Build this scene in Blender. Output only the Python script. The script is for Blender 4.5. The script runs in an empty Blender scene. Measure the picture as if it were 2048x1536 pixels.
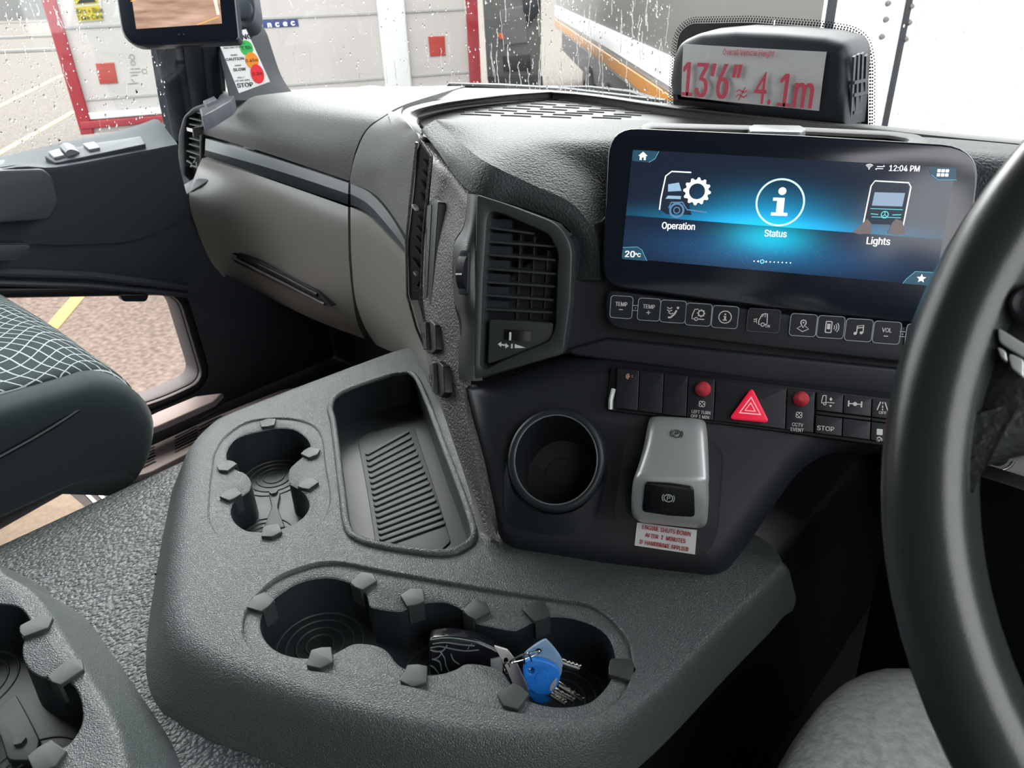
import bpy, bmesh, math, random
from mathutils import Vector, Matrix
from mathutils.geometry import tessellate_polygon
random.seed(7)
S = bpy.context.scene
COL = S.collection
# ------------------------------------------------------------------ camera, sky, exposure
F = 1500.0
YAW, PIT, ROL = math.radians(43), math.radians(28.5), math.radians(2)
CAM = Vector((0, 0, 1.25))
FW = Vector((-math.sin(YAW)*math.cos(PIT), math.cos(YAW)*math.cos(PIT), -math.sin(PIT)))
_r = Vector((math.cos(YAW), math.sin(YAW), 0)); _u = _r.cross(FW)
RT = _r*math.cos(ROL) - _u*math.sin(ROL); UP = RT.cross(FW)
cd = bpy.data.cameras.new('camera'); cam = bpy.data.objects.new('camera', cd); COL.objects.link(cam)
cd.sensor_fit = 'HORIZONTAL'; cd.sensor_width = 36; cd.lens = F/2048*36; cd.clip_start = .02; cd.clip_end = 400
cam.matrix_world = Matrix(((RT.x, UP.x, -FW.x, CAM.x), (RT.y, UP.y, -FW.y, CAM.y), (RT.z, UP.z, -FW.z, CAM.z), (0, 0, 0, 1)))
cd.dof.use_dof = True; cd.dof.focus_distance = .72; cd.dof.aperture_fstop = 18.0
S.camera = cam
S.view_settings.view_transform = 'Standard'; S.view_settings.look = 'None'; S.view_settings.gamma = 1
S.view_settings.use_curve_mapping = False
S.view_settings.exposure = 2.8
wd = bpy.data.worlds.new('overcast_sky'); S.world = wd; wd.use_nodes = True
nt = wd.node_tree; bg = nt.nodes['Background']
tc = nt.nodes.new('ShaderNodeTexCoord'); sx = nt.nodes.new('ShaderNodeSeparateXYZ'); rp_ = nt.nodes.new('ShaderNodeValToRGB')
nt.links.new(tc.outputs['Generated'], sx.inputs[0]); nt.links.new(sx.outputs['Z'], rp_.inputs[0]); nt.links.new(rp_.outputs[0], bg.inputs[0])
rp_.color_ramp.elements[0].color = (.62, .63, .65, 1); rp_.color_ramp.elements[1].color = (.95, .97, 1, 1)
bg.inputs[1].default_value = 1.0
sd = bpy.data.lights.new('overcast_sun', 'SUN'); sd.energy = .75; sd.angle = math.radians(50); sd.color = (1, .98, .95)
so = bpy.data.objects.new('overcast_sun', sd); COL.objects.link(so)
so.rotation_euler = Vector((.58, -.60, -.56)).to_track_quat('-Z', 'Y').to_euler()

# ------------------------------------------------------------------ geometry helpers
def ray(x, y): return FW + RT*((x-1024)/F) - UP*((y-768)/F)
class Plane:
    def __init__(s, p0, U, V):
        s.o = Vector(p0); s.U = Vector(U).normalized(); s.V = Vector(V).normalized(); s.N = s.U.cross(s.V).normalized(); s.V = s.N.cross(s.U)
    def off(s, h): return Plane(s.o+s.N*h, s.U, s.V)
    def uv(s, x, y):
        d = ray(x, y); t = ((s.o-CAM).dot(s.N))/d.dot(s.N); p = CAM+d*t-s.o
        return Vector((p.dot(s.U), p.dot(s.V)))
    def hit(s, x, y): return s.pt(s.uv(x, y))
    def pt(s, q, h=0): return s.o+s.U*q[0]+s.V*q[1]+s.N*h
    def sc(s, x, y): return (s.hit(x, y)-CAM).dot(FW)/F       # metres per pixel there
def ZP(z): return Plane((0, 0, z), (1, 0, 0), (0, 1, 0))
def XP(x): return Plane((x, 0, 0), (0, 1, 0), (0, 0, 1))
def YP(y): return Plane((0, y, 0), (1, 0, 0), (0, 0, 1))
def D(x, y, d): return CAM+ray(x, y)*d
def X(x, y, v): return XP(v).hit(x, y)
def Y(x, y, v): return YP(v).hit(x, y)
def Z(x, y, v): return ZP(v).hit(x, y)
TH = math.radians(28.5)
SU = Vector((math.cos(TH), math.sin(TH), 0))
def stackplane(p0, tilt):
    t = math.radians(tilt)
    N = Vector((math.sin(TH)*math.cos(t), -math.cos(TH)*math.cos(t), math.sin(t)))
    return Plane(p0, SU, N.cross(SU))
DP = stackplane((-.3553, .5376, 1.1206), 19)        # screen face
LP = stackplane(DP.hit(1215, 690), 38)              # lower console face
TZ = .815                                           # tray top
TUN = .765                                          # engine tunnel top

def cr(P, n=6, closed=False):
    """Catmull-Rom through the points"""
    P = [Vector(p) for p in P]; m = len(P); out = []
    rng = range(m) if closed else range(m-1)
    for i in rng:
        if closed: a, b, c, d = P[(i-1) % m], P[i], P[(i+1) % m], P[(i+2) % m]
        else: a, b, c, d = P[max(i-1, 0)], P[i], P[i+1], P[min(i+2, m-1)]
        for k in range(n):
            t = k/n
            out.append(.5*((2*b)+(c-a)*t+(2*a-5*b+4*c-d)*t*t+(3*b-a-3*c+d)*t**3))
    if not closed: out.append(P[-1])
    return out
def rnd(P, r, n=5):
    """polygon with rounded corners, r may be a list"""
    P = [Vector(p) for p in P]; m = len(P); out = []
    for i in range(m):
        a, b, c = P[i-1], P[i], P[(i+1) % m]; rr = r[i] if isinstance(r, (list, tuple)) else r
        u = (a-b); v = (c-b); l = min(rr, u.length*.48, v.length*.48)
        if l < 1e-6: out.append(b); continue
        p, q = b+u.normalized()*l, b+v.normalized()*l
        for k in range(n+1):
            t = k/n; out.append(p*(1-t)**2+b*2*t*(1-t)+q*t*t)
    return out
def area(P): return .5*sum(P[i-1].x*P[i].y-P[i].x*P[i-1].y for i in range(len(P)))
def ccw(P):
    P = [Vector((p[0], p[1])) for p in P]
    return P if area(P) > 0 else P[::-1]
def offset(P, d):
    """P ccw 2D; d>0 grows outward"""
    m = len(P); out = []
    for i in range(m):
        a, b, c = P[i-1], P[i], P[(i+1) % m]
        e1 = (b-a); e2 = (c-b)
        n1 = Vector((e1.y, -e1.x)).normalized() if e1.length > 1e-9 else Vector((0, 0))
        n2 = Vector((e2.y, -e2.x)).normalized() if e2.length > 1e-9 else n1
        n = (n1+n2)
        n = n.normalized() if n.length > 1e-6 else n1
        k = max(.5, n.dot(n1)); out.append(b+n*(d/k))
    return out
class MB:
    def __init__(s): s.v = []; s.f = []
    def add(s, vs, fs):
        o = len(s.v); s.v += [Vector(v) for v in vs]; s.f += [tuple(i+o for i in f) for f in fs]
    def loops(s, rings, close=True, cap0=False, cap1=False):
        n = len(rings[0]); vs = [v for r in rings for v in r]; fs = []
        for i in range(len(rings)-1):
            for j in range(n if close else n-1):
                k = (j+1) % n; fs.append((i*n+j, i*n+k, (i+1)*n+k, (i+1)*n+j))
        if cap0: fs.append(tuple(range(n))[::-1])
        if cap1: fs.append(tuple((len(rings)-1)*n+j for j in range(n)))
        s.add(vs, fs)
    def cap(s, pl, polys, h, flip=False):
        tr = tessellate_polygon([[Vector((p[0], p[1], 0)) for p in P] for P in polys])
        flat = [p for P in polys for p in P]; vs = [pl.pt(p, h) for p in flat]; fs = []
        for t in tr:
            a, b, c = (flat[i] for i in t)
            w = (b[0]-a[0])*(c[1]-a[1])-(b[1]-a[1])*(c[0]-a[0])
            if abs(w) < 1e-14: continue
            fs.append(tuple(t) if (w > 0) != flip else tuple(t)[::-1])
        s.add(vs, fs)
    def prism(s, pl, outer, h1, h0, holes=(), bev=.0, prof=None, hbev=None, back=True, holeback=True, dsc=None):
        """outer/holes: uv polygons; top at h1, bottom at h0; rounded top edges"""
        outer = ccw(outer); holes = [ccw(h) for h in holes]
        if prof is None:
            prof = [(-bev, 0)]+[(-bev*(1-math.sin(a)), -bev*(1-math.cos(a))) for a in (math.pi/8, math.pi/4, 3*math.pi/8)]+[(0, -bev)] if bev > 0 else [(0, 0)]
            prof = prof+[(0, h0-h1)]
        def off2(d):
            o2 = offset(outer, d)
            return o2 if dsc is None or abs(d) < 1e-9 else [a+(b-a)*dsc((b-a).normalized()*(1 if d > 0 else -1)) for a, b in zip(outer, o2)]
        rings = [[pl.pt(p, h1+dh) for p in off2(d)] for d, dh in prof]
        s.loops(rings[::-1])
        hb = bev if hbev is None else hbev
        hp = ([(-hb, 0), (-hb*.3, -hb*.3), (0, -hb)] if hb > 0 else [(0, 0)])
        tops = []
        for H in holes:
            # -d for a hole means growing
            rr = [(offset(H, -d), dh) for d, dh in hp]; tops.append(rr[0][0])
            if holeback: rr.append((H, h0-h1))
            s.loops([[pl.pt(p, h1+dh) for p in r] for r, dh in rr])
        s.cap(pl, [offset(outer, prof[0][0])]+tops, h1+prof[0][1])
        if back: s.cap(pl, [offset(outer, prof[-1][0])]+(holes if holeback else []), h0, True)
    def box(s, c, u, v, w, bev=0):
        """box centred at c with half vectors u, v, w"""
        c, u, v, w = map(Vector, (c, u, v, w))
        P = [c+u*a+v*b+w*d for d in (-1, 1) for b in (-1, 1) for a in (-1, 1)]
        s.add(P, [(0, 2, 3, 1), (4, 5, 7, 6), (0, 1, 5, 4), (2, 6, 7, 3), (0, 4, 6, 2), (1, 3, 7, 5)])
    def bx(s, lo, hi):
        lo, hi = Vector(lo), Vector(hi); c = (lo+hi)/2; h = (hi-lo)/2
        s.box(c, (h.x, 0, 0), (0, h.y, 0), (0, 0, h.z))
    def tube(s, P, r, n=10, closed=False, cap=True, sq=None):
        P = [Vector(p) for p in P]; m = len(P); rings = []
        R = r if isinstance(r, (list, tuple)) else [r]*m
        t0 = (P[1]-P[0]).normalized(); up = Vector((0, 0, 1)) if abs(t0.z) < .9 else Vector((1, 0, 0)); a = t0.cross(up).normalized()
        for i in range(m):
            if closed: t = (P[(i+1) % m]-P[i-1]).normalized()
            else: t = (P[min(i+1, m-1)]-P[max(i-1, 0)]).normalized()
            a = (a-t*a.dot(t)).normalized(); b = t.cross(a)
            rings.append([P[i]+(a*math.cos(2*math.pi*k/n)+b*math.sin(2*math.pi*k/n))*R[i] for k in range(n)])
        if closed: rings.append(rings[0])
        s.loops(rings, True, cap and not closed, cap and not closed)
    def lathe(s, pl, c, prof, n=40, su=1, sv=1):
        """prof: (radius, height) around the point c (uv) of the plane"""
        rings = [[pl.pt((c[0]+r*su*math.cos(2*math.pi*k/n), c[1]+r*sv*math.sin(2*math.pi*k/n)), h) for k in range(n)] for r, h in prof]
        s.loops(rings)
    def patch(s, G, nu=4, nv=4, thick=0, dirn=None):
        """G: rows of 3D points, smoothed both ways"""
        rows = [cr(r, nu) for r in G]
        cols = [cr([rows[i][j] for i in range(len(rows))], nv) for j in range(len(rows[0]))]
        g = [[cols[j][i] for j in range(len(cols))] for i in range(len(cols[0]))]
        R, Cn = len(g), len(g[0]); vs = [p for r in g for p in r]; fs = []
        for i in range(R-1):
            for j in range(Cn-1): fs.append((i*Cn+j, (i+1)*Cn+j, (i+1)*Cn+j+1, i*Cn+j+1))
        o = len(s.v); s.add(vs, fs)
        if thick:
            if dirn is None:
                nrm = [Vector((0, 0, 0)) for _ in vs]
                for f in fs:
                    n = (vs[f[1]]-vs[f[0]]).cross(vs[f[3]]-vs[f[0]])
                    for k in f: nrm[k] += n
                av = sum(nrm, Vector()); cc = sum(vs, Vector())/len(vs); sg = 1 if av.dot(CAM-cc) > 0 else -1
                bk = [v-n.normalized()*sg*thick if n.length else v for v, n in zip(vs, nrm)]
            else: bk = [v+Vector(dirn)*thick for v in vs]
            o2 = len(s.v); s.add(bk, [f[::-1] for f in fs])
            edge = [j for j in range(Cn)]+[i*Cn+Cn-1 for i in range(1, R)]+[(R-1)*Cn+j for j in range(Cn-2, -1, -1)]+[i*Cn for i in range(R-2, 0, -1)]
            for k in range(len(edge)):
                a, b = edge[k], edge[(k+1) % len(edge)]
                s.f.append((o+a, o+b, o2+b, o2+a))
        return g
    def ribbon(s, pl, P, w, h=.0003, closed=False, b=0):
        """flat stroke of width w on plane, P uv"""
        P = [Vector((p[0], p[1])) for p in P]; m = len(P); L = []; R = []
        for i in range(m):
            if closed: t = P[(i+1) % m]-P[i-1]
            else: t = P[min(i+1, m-1)]-P[max(i-1, 0)]
            t = t.normalized() if t.length > 1e-9 else Vector((1, 0)); n = Vector((-t.y, t.x))*w/2
            L.append(P[i]+n); R.append(P[i]-n)
        if closed: L.append(L[0]); R.append(R[0])
        rg = [[pl.pt(R[i], b), pl.pt(R[i], b+h), pl.pt(L[i], b+h), pl.pt(L[i], b)] for i in range(len(L))]
        s.loops(rg, True, not closed, not closed)
class Ico:
    """draws on a plane in picture-sized strokes around a centre (a right, b down)"""
    def __init__(s, pl, cx, cy, k=1, rot=.085, lift=.0002, h=.0004):
        s.m = MB(); s.pl = pl; s.c = pl.uv(cx, cy); s.k = pl.sc(cx, cy)*k; s.lift = lift; s.h = h
    def T(s, P): return [Vector((s.c.x+a*s.k, s.c.y-b*s.k)) for a, b in P]
    def line(s, P, w=2, closed=False): s.m.ribbon(s.pl, s.T(P), w*s.k, s.h, closed, s.lift); return s
    def poly(s, P, holes=()): s.m.prism(s.pl, s.T(P), s.lift+s.h, s.lift, [s.T(q) for q in holes]); return s
    def circ(s, a, b, r, w=None, n=24, a0=0, a1=360):
        full = a1-a0 >= 360
        P = [(a+r*math.cos(math.radians(a0+(a1-a0)*i/n)), b+r*math.sin(math.radians(a0+(a1-a0)*i/n))) for i in range(n if full else n+1)]
        if w: s.line(P, w, full)
        else: s.poly(P)
        return s
    def rect(s, a, b, w, h, r=0, lw=None):
        P = [(a-w/2, b-h/2), (a+w/2, b-h/2), (a+w/2, b+h/2), (a-w/2, b+h/2)]
        if r: P = [(p.x, p.y) for p in rnd([Vector(p) for p in P], r, 4)]
        if lw: s.line(P, lw, True)
        else: s.poly(P)
        return s
    def build(s, name, mat, parent=None, **kw): return build(name, s.m, mat, parent, **kw)

def build(name, mb, mat, parent=None, smooth=35, label=None, kind=None, cat=None, group=None):
    me = bpy.data.meshes.new(name)
    c = Vector((0, 0, 0))
    if mb.v:
        lo = Vector([min(v[i] for v in mb.v) for i in range(3)]); hi = Vector([max(v[i] for v in mb.v) for i in range(3)]); c = (lo+hi)/2
        if parent is None: c.z = lo.z
    me.from_pydata([v-c for v in mb.v], [], mb.f)
    bm = bmesh.new(); bm.from_mesh(me)
    bmesh.ops.remove_doubles(bm, verts=bm.verts, dist=1e-6)
    bmesh.ops.recalc_face_normals(bm, faces=bm.faces); bm.to_mesh(me); bm.free()
    if smooth:
        me.shade_smooth(); me.set_sharp_from_angle(angle=math.radians(smooth))
    me.materials.append(mat)
    o = bpy.data.objects.new(name, me); COL.objects.link(o)
    if parent is not None:
        o.parent = parent; w = parent
        while w is not None: c = c-w.location; w = w.parent
    o.location = c
    tag(o, label, cat, group, kind)
    return o
def tag(o, label=None, cat=None, group=None, kind=None):
    if label: o['label'] = label
    if cat: o['category'] = cat
    if group: o['group'] = group
    if kind: o['kind'] = kind
    return o
def thing(name, loc, label, cat, group=None, kind=None):
    o = bpy.data.objects.new(name, None); COL.objects.link(o); o.location = Vector(loc); o.empty_display_size = .05
    return tag(o, label, cat, group, kind)
def copy_tree(o, delta=None, parent=None):
    c = o.copy(); COL.objects.link(c)
    if parent is not None: c.parent = parent
    if delta is not None: c.location = o.location+Vector(delta)
    for ch in list(o.children): copy_tree(ch, None, c)
    return c
FONT = None
try:
    import os
    FONT = bpy.data.fonts.load(os.path.join(bpy.utils.system_resource('DATAFILES'), 'fonts', 'Inter.woff2'))
except Exception: FONT = None
_cap = []
def CAPH():
    if not _cap:
        cu = bpy.data.curves.new('h', 'FONT'); cu.body = 'H'; cu.size = 1
        if FONT: cu.font = FONT
        ob = bpy.data.objects.new('h', cu); COL.objects.link(ob); dg = bpy.context.evaluated_depsgraph_get(); me = bpy.data.meshes.new_from_object(ob.evaluated_get(dg))
        _cap.append(max(v.co.y for v in me.vertices)); bpy.data.objects.remove(ob); bpy.data.curves.remove(cu); bpy.data.meshes.remove(me)
    return _cap[0]
def textmesh(mb, pl, cx, cy, s, px, h=.0003, lift=.0002, wx=1.0, px_is_uv=False, rot=0, space=1.0, bold=0, plain=False):
    """adds raised lettering to mb, cap height px picture pixels, centred"""
    cu = bpy.data.curves.new('t', 'FONT'); cu.body = s
    if FONT and not plain: cu.font = FONT
    cu.align_x = 'CENTER'; cu.size = 1; cu.resolution_u = 3; cu.space_character = space
    ob = bpy.data.objects.new('t', cu); COL.objects.link(ob)
    dg = bpy.context.evaluated_depsgraph_get(); me = bpy.data.meshes.new_from_object(ob.evaluated_get(dg))
    co_ = [v.co for v in me.vertices]; CH = .72 if plain else CAPH()
    c = Vector((cx, cy)) if px_is_uv else pl.uv(cx, cy); k = (1 if px_is_uv else pl.sc(cx, cy))*px/CH
    ca, sa = math.cos(rot), math.sin(rot)
    def tf(v, hh):
        a, b = v.x*k*wx, (v.y-CH/2)*k
        return pl.pt((c.x+a*ca-b*sa, c.y+a*sa+b*ca), hh)
    cnt = {}
    for p in me.polygons:
        q = list(p.vertices)
        for i in range(len(q)): cnt.setdefault(frozenset((q[i], q[(i+1) % len(q)])), []).append((q[i], q[(i+1) % len(q)]))
    n = len(me.vertices); sh0 = pl.U*(bold*k*1.1) if bold else Vector()
    for sgn, dh in (((-1, 0), (1, .00004), (0, .00008)) if bold else ((0, 0),)):
        vs = [tf(v.co, lift+h+dh)+sh0*sgn for v in me.vertices]
        mb.add(vs+[tf(v.co, lift)+sh0*sgn for v in me.vertices], [tuple(p.vertices) for p in me.polygons])
        o = len(mb.v)-2*n
        for e in cnt.values():
            if len(e) == 1: a, b = e[0]; mb.f.append((o+a, o+b, o+n+b, o+n+a))
    bpy.data.objects.remove(ob); bpy.data.curves.remove(cu); bpy.data.meshes.remove(me)
def label_text(name, pl, lines, mat, parent=None, **kw):
    m = MB()
    for (cx, cy, s, px, *r) in lines: textmesh(m, pl, cx, cy, s, px, **(r[0] if r else {}))
    return build(name, m, mat, parent, smooth=0, **kw)

# ------------------------------------------------------------------ materials
def mat(name, col, rough=.5, metal=0, spec=.5, emis=None, es=1, alpha=1, trans=0, coat=0, sheen=0):
    m = bpy.data.materials.new(name); m.use_nodes = True; b = m.node_tree.nodes['Principled BSDF']
    b.inputs['Base Color'].default_value = (*col, 1); b.inputs['Roughness'].default_value = rough; b.inputs['Metallic'].default_value = metal
    b.inputs['Specular IOR Level'].default_value = spec; b.inputs['Transmission Weight'].default_value = trans; b.inputs['Coat Weight'].default_value = coat
    b.inputs['Sheen Weight'].default_value = sheen; b.inputs['Alpha'].default_value = alpha
    if emis: b.inputs['Emission Color'].default_value = (*emis, 1); b.inputs['Emission Strength'].default_value = es
    return m
def nodes(m): return m.node_tree.nodes, m.node_tree.links, m.node_tree.nodes['Principled BSDF']
def grain(m, scale, dist=.0004, strength=.5, kind='leather', colvar=0, stretch=None):
    """embossed grain as bump, world-metric"""
    N, L, b = nodes(m); tc = N.new('ShaderNodeTexCoord'); src = tc.outputs['Object']
    if stretch:
        mp = N.new('ShaderNodeMapping'); L.new(src, mp.inputs[0]); mp.inputs['Scale'].default_value = stretch; mp.inputs['Rotation'].default_value = (0, 0, .6); src = mp.outputs[0]
    bp = N.new('ShaderNodeBump'); bp.inputs['Distance'].default_value = dist; bp.inputs['Strength'].default_value = strength
    if kind == 'leather':
        n0 = N.new('ShaderNodeTexNoise'); n0.inputs['Scale'].default_value = scale*.6; n0.inputs['Detail'].default_value = 2
        mx = N.new('ShaderNodeMixRGB'); mx.blend_type = 'LINEAR_LIGHT'; mx.inputs[0].default_value = .6/scale*1.2
        L.new(src, n0.inputs['Vector']); L.new(src, mx.inputs[1]); L.new(n0.outputs['Color'], mx.inputs[2])
        v = N.new('ShaderNodeTexVoronoi'); v.feature = 'SMOOTH_F1'; v.inputs['Scale'].default_value = scale; v.inputs['Smoothness'].default_value = .35
        L.new(mx.outputs[0], v.inputs['Vector'])
        iv = N.new('ShaderNodeMath'); iv.operation = 'SUBTRACT'; iv.inputs[0].default_value = 1; L.new(v.outputs['Distance'], iv.inputs[1]); out = iv.outputs[0]
    else:
        n0 = N.new('ShaderNodeTexNoise'); n0.inputs['Scale'].default_value = scale; n0.inputs['Detail'].default_value = 3; L.new(src, n0.inputs['Vector']); out = n0.outputs['Fac']
    L.new(out, bp.inputs['Height']); L.new(bp.outputs[0], b.inputs['Normal'])
    if colvar:
        base = b.inputs['Base Color'].default_value[:]; r = N.new('ShaderNodeValToRGB')
        r.color_ramp.elements[0].color = tuple(c*(1-colvar) for c in base[:3])+(1,); r.color_ramp.elements[1].color = tuple(c*(1+colvar) for c in base[:3])+(1,)
        r.color_ramp.elements[0].position = .3; r.color_ramp.elements[1].position = .8
        L.new(out, r.inputs[0]); L.new(r.outputs[0], b.inputs['Base Color'])
    return m
M = {}
M['pad'] = grain(mat('dash_vinyl', (.125, .128, .122), .55, spec=.3), 520, .0010, .5)
M['fine'] = grain(mat('fine_grain_plastic', (.10, .102, .098), .55, spec=.3), 1100, .0003, .3)
M['glove'] = grain(mat('soft_grey_plastic', (.20, .198, .178), .42), 1500, .0002, .2)
M['strip'] = mat('satin_trim', (.15, .17, .17), .32)
M['leather'] = grain(mat('leather_pad', (.038, .046, .047), .5, spec=.2), 480, .0009, .8)
M['side'] = grain(mat('console_side_plastic', (.115, .107, .10), .42), 480, .0014, .8)
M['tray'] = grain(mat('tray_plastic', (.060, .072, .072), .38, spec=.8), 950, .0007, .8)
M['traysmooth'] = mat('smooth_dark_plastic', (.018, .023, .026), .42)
M['ribmat'] = mat('ribbed_rubber', (.035, .043, .043), .5)
M['tunnel'] = grain(mat('tunnel_cover', (.050, .057, .059), .42, spec=.7), 270, .0017, .9, stretch=(1.25, .9, 1))
M['console'] = grain(mat('console_plastic', (.013, .016, .021), .5), 1500, .0002, .2)
M['gaiter'] = grain(mat('gaiter_rubber', (.030, .034, .042), .9, spec=.03), 1200, .0003, .3)
M['ptrim'] = grain(mat('pillar_plastic', (.050, .052, .056), .8, spec=.08), 1200, .0002, .2)
M['dark'] = grain(mat('dark_plastic', (.009, .012, .016), .5), 1200, .0002, .2)
M['black'] = mat('black_plastic', (.004, .005, .007), .45)
M['gloss'] = mat('gloss_black', (.008, .009, .012), .12)
M['rubber'] = mat('rubber_tab', (.036, .041, .041), .45)
M['vent'] = grain(mat('vent_plastic', (.036, .041, .042), .42), 1600, .0002, .2)
M['slat'] = mat('vent_slat', (.02, .022, .027), .4)
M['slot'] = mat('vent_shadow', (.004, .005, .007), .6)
M['door'] = grain(mat('door_plastic', (.034, .042, .053), .5), 1300, .0003, .3)
M['doortop'] = grain(mat('door_top', (.045, .054, .064), .6, spec=.2), 1300, .0002, .2)
M['white'] = mat('white_print', (.8, .8, .78), .5, emis=(1, 1, 1), es=.0)
M['chrome'] = mat('bright_metal', (.75, .75, .74), .22, 1)
M['satin'] = grain(mat('satin_silver', (.62, .64, .63), .42, .55), 3000, .0001, .15, 'noise')
M['red'] = mat('red_cap', (.62, .045, .06), .5)
M['hazard'] = mat('hazard_red', (.75, .012, .05), .35, emis=(.9, .02, .07), es=.06)
M['pink'] = mat('hazard_line', (.85, .5, .52), .4, emis=(1, .6, .6), es=.05)
M['sticker'] = mat('sticker_white', (.82, .82, .8), .35)
M['stickred'] = mat('sticker_red', (.55, .02, .05), .4)
M['screenglass'] = mat('screen_bezel', (.010, .014, .022), .16, spec=.6)
M['wheel'] = grain(mat('wheel_leather', (.022, .026, .025), .28), 1100, .0002, .12)
M['wheelgrain'] = grain(mat('wheel_hub', (.026, .029, .028), .40), 380, .0008, .6)
M['blue'] = mat('blue_key_head', (.02, .22, .75), .35)
M['bluegrey'] = mat('translucent_blue', (.22, .36, .52), .3)
M['bevelside'] = grain(mat('sill_plastic', (.36, .32, .31), .5), 900, .0003, .3)
def mathn(nt, op, a, b=None, c=None):
    n = nt.nodes.new('ShaderNodeMath'); n.operation = op
    for i, v in enumerate((a, b, c)):
        if v is None: continue
        if isinstance(v, (int, float)): n.inputs[i].default_value = v
        else: nt.links.new(v, n.inputs[i])
    return n.outputs[0]
Zt = ZP(TZ)
def pz(pts, pl): return [pl.uv(x, y) for x, y in pts]
def crz(pts, pl, n=4): return [Vector(p) for p in cr(pz(pts, pl), n, True)]
# ================================================================== cab shell (setting)
def struct(name, mb, m, **kw): return build(name, mb, m, kind='structure', **kw)
m = MB(); m.bx((-1.62, -1.3, .34), (.75, 1.25, .43)); struct('floor', m, M['dark'])
m = MB(); m.bx((-1.62, -1.3, 2.15), (.75, 1.2, 2.2)); struct('ceiling', m, mat('headliner', (.07, .07, .07), .8))
m = MB(); m.bx((-1.62, -1.35, .34), (.75, -1.3, 2.2)); struct('wall_back', m, mat('back_trim', (.05, .05, .05), .8))
m = MB(); m.bx((-1.62, 1.16, .3), (.75, 1.22, 1.0)); struct('wall_front', m, M['dark'])
# right door side, with its window opening
m = MB(); rp = XP(.62); o = [(-1.3, .36), (1.16, .36), (1.16, 2.18), (-1.3, 2.18)]; h = [(-.30, 1.10), (.85, 1.10), (.85, 1.45), (.58, 1.90), (-.30, 1.90)]
m.prism(rp, o, .0, -.06, [h]); struct('wall_right', m, M['door'])
# left door side behind the passenger door
m = MB(); m.prism(XP(-1.53), [(-1.3, .36), (-.20, .36), (-.20, 2.18), (-1.3, 2.18)], 0, -.06); struct('wall_left', m, M['door'])
m = MB(); m.prism(XP(-1.52), [(-.75, 1.93), (.9, 1.93), (.9, 2.18), (-.75, 2.18)], 0, -.06); struct('trim_1', m, M['door'])
# header above the windscreen
m = MB(); m.bx((-1.6, 1.0, 1.98), (.75, 1.2, 2.18)); struct('trim_2', m, M['door'])
m = MB(); m.tube([(.60, .95, .98), (.60, .9, 1.5), (.60, .8, 2.16)], .06, 12); struct('trim_3', m, M['door'])
# footwell wall ahead of the passenger
m = MB(); m.bx((-1.56, .93, .38), (-.2, .97, .96)); struct('wall_footwell', m, M['dark'])

# ================================================================== passenger door
door = thing('door_1', (-1.5, .2, .40), None, None, kind='structure')
dx = -1.46; XPl = XP(dx)
outl = [XPl.uv(*p) for p in [(-330, 400), (0, 330), (150, 312), (345, 285), (352, 300), (372, 390), ]]
outl += [Vector((.925, .99)), Vector((.925, .435)), Vector((-.75, .435)), Vector((-.75, 1.0))]
hole = rnd([XPl.uv(*p) for p in [(-70, 600), (350, 592), (400, 757), (318, 795), (-70, 905)]], [.02, .03, .03, .04, .02])
m = MB(); m.prism(XPl, outl, 0, -.05, [hole], bev=.004, hbev=.008); build('door_panel', m, M['door'], door)
# raised moulding round the footwell pane
m = MB(); inn = ccw(hole); ou = offset(inn, .022)
m.prism(XPl, ou, .010, 0, [offset(inn, .004)], bev=.005, hbev=.004); build('pane_frame', m, M['black'], door)
m = MB(); m.prism(XPl, offset(inn, .003), -.024, -.028, back=True)
def glassmat(name, tint=(1, 1, 1), gl=.06):
    g = bpy.data.materials.new(name); g.use_nodes = True; N = g.node_tree.nodes; L = g.node_tree.links; N.clear()
    o = N.new('ShaderNodeOutputMaterial'); t = N.new('ShaderNodeBsdfTransparent'); t.inputs[0].default_value = (*tint, 1)
    s = N.new('ShaderNodeBsdfGlossy'); s.inputs['Roughness'].default_value = .02; x = N.new('ShaderNodeMixShader'); x.inputs[0].default_value = gl
    L.new(t.outputs[0], x.inputs[1]); L.new(s.outputs[0], x.inputs[2]); L.new(x.outputs[0], o.inputs[0]); return g
M['glass'] = glassmat('window_glass', (.97, .985, .98), .03)
M['lowglass'] = glassmat('footwell_glass', (1, .93, .89), .03)
build('footwell_pane', m, M['lowglass'], door)
# ledge under the side window
G = [[X(-330, 395, -1.53), X(0, 319, -1.53), X(150, 283, -1.53), X(250, 263, -1.53), X(318, 240, -1.53)],
     [X(-330, 418, -1.45), X(0, 333, -1.45), X(110, 322, -1.45), X(240, 297, -1.45), X(345, 275, -1.45)],
     [X(-330, 430, -1.415), X(0, 339, -1.415), X(112, 333, -1.415), X(245, 309, -1.415), X(354, 287, -1.415)],
     [X(-330, 440, -1.41), X(0, 346, -1.41), X(114, 341, -1.41), X(246, 317, -1.41), X(355, 295, -1.41)],
     [X(-330, 480, -1.42), X(0, 400, -1.425), X(120, 395, -1.425), X(250, 380, -1.425), X(362, 345, -1.425)],
     [X(-330, 640, -1.44), X(0, 500, -1.45), X(140, 490, -1.45), X(270, 480, -1.45), X(385, 430, -1.45)]]
m = MB(); m.patch(G, 5, 4, .02, (-1, 0, 0)); build('window_ledge', m, M['doortop'], door)
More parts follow.
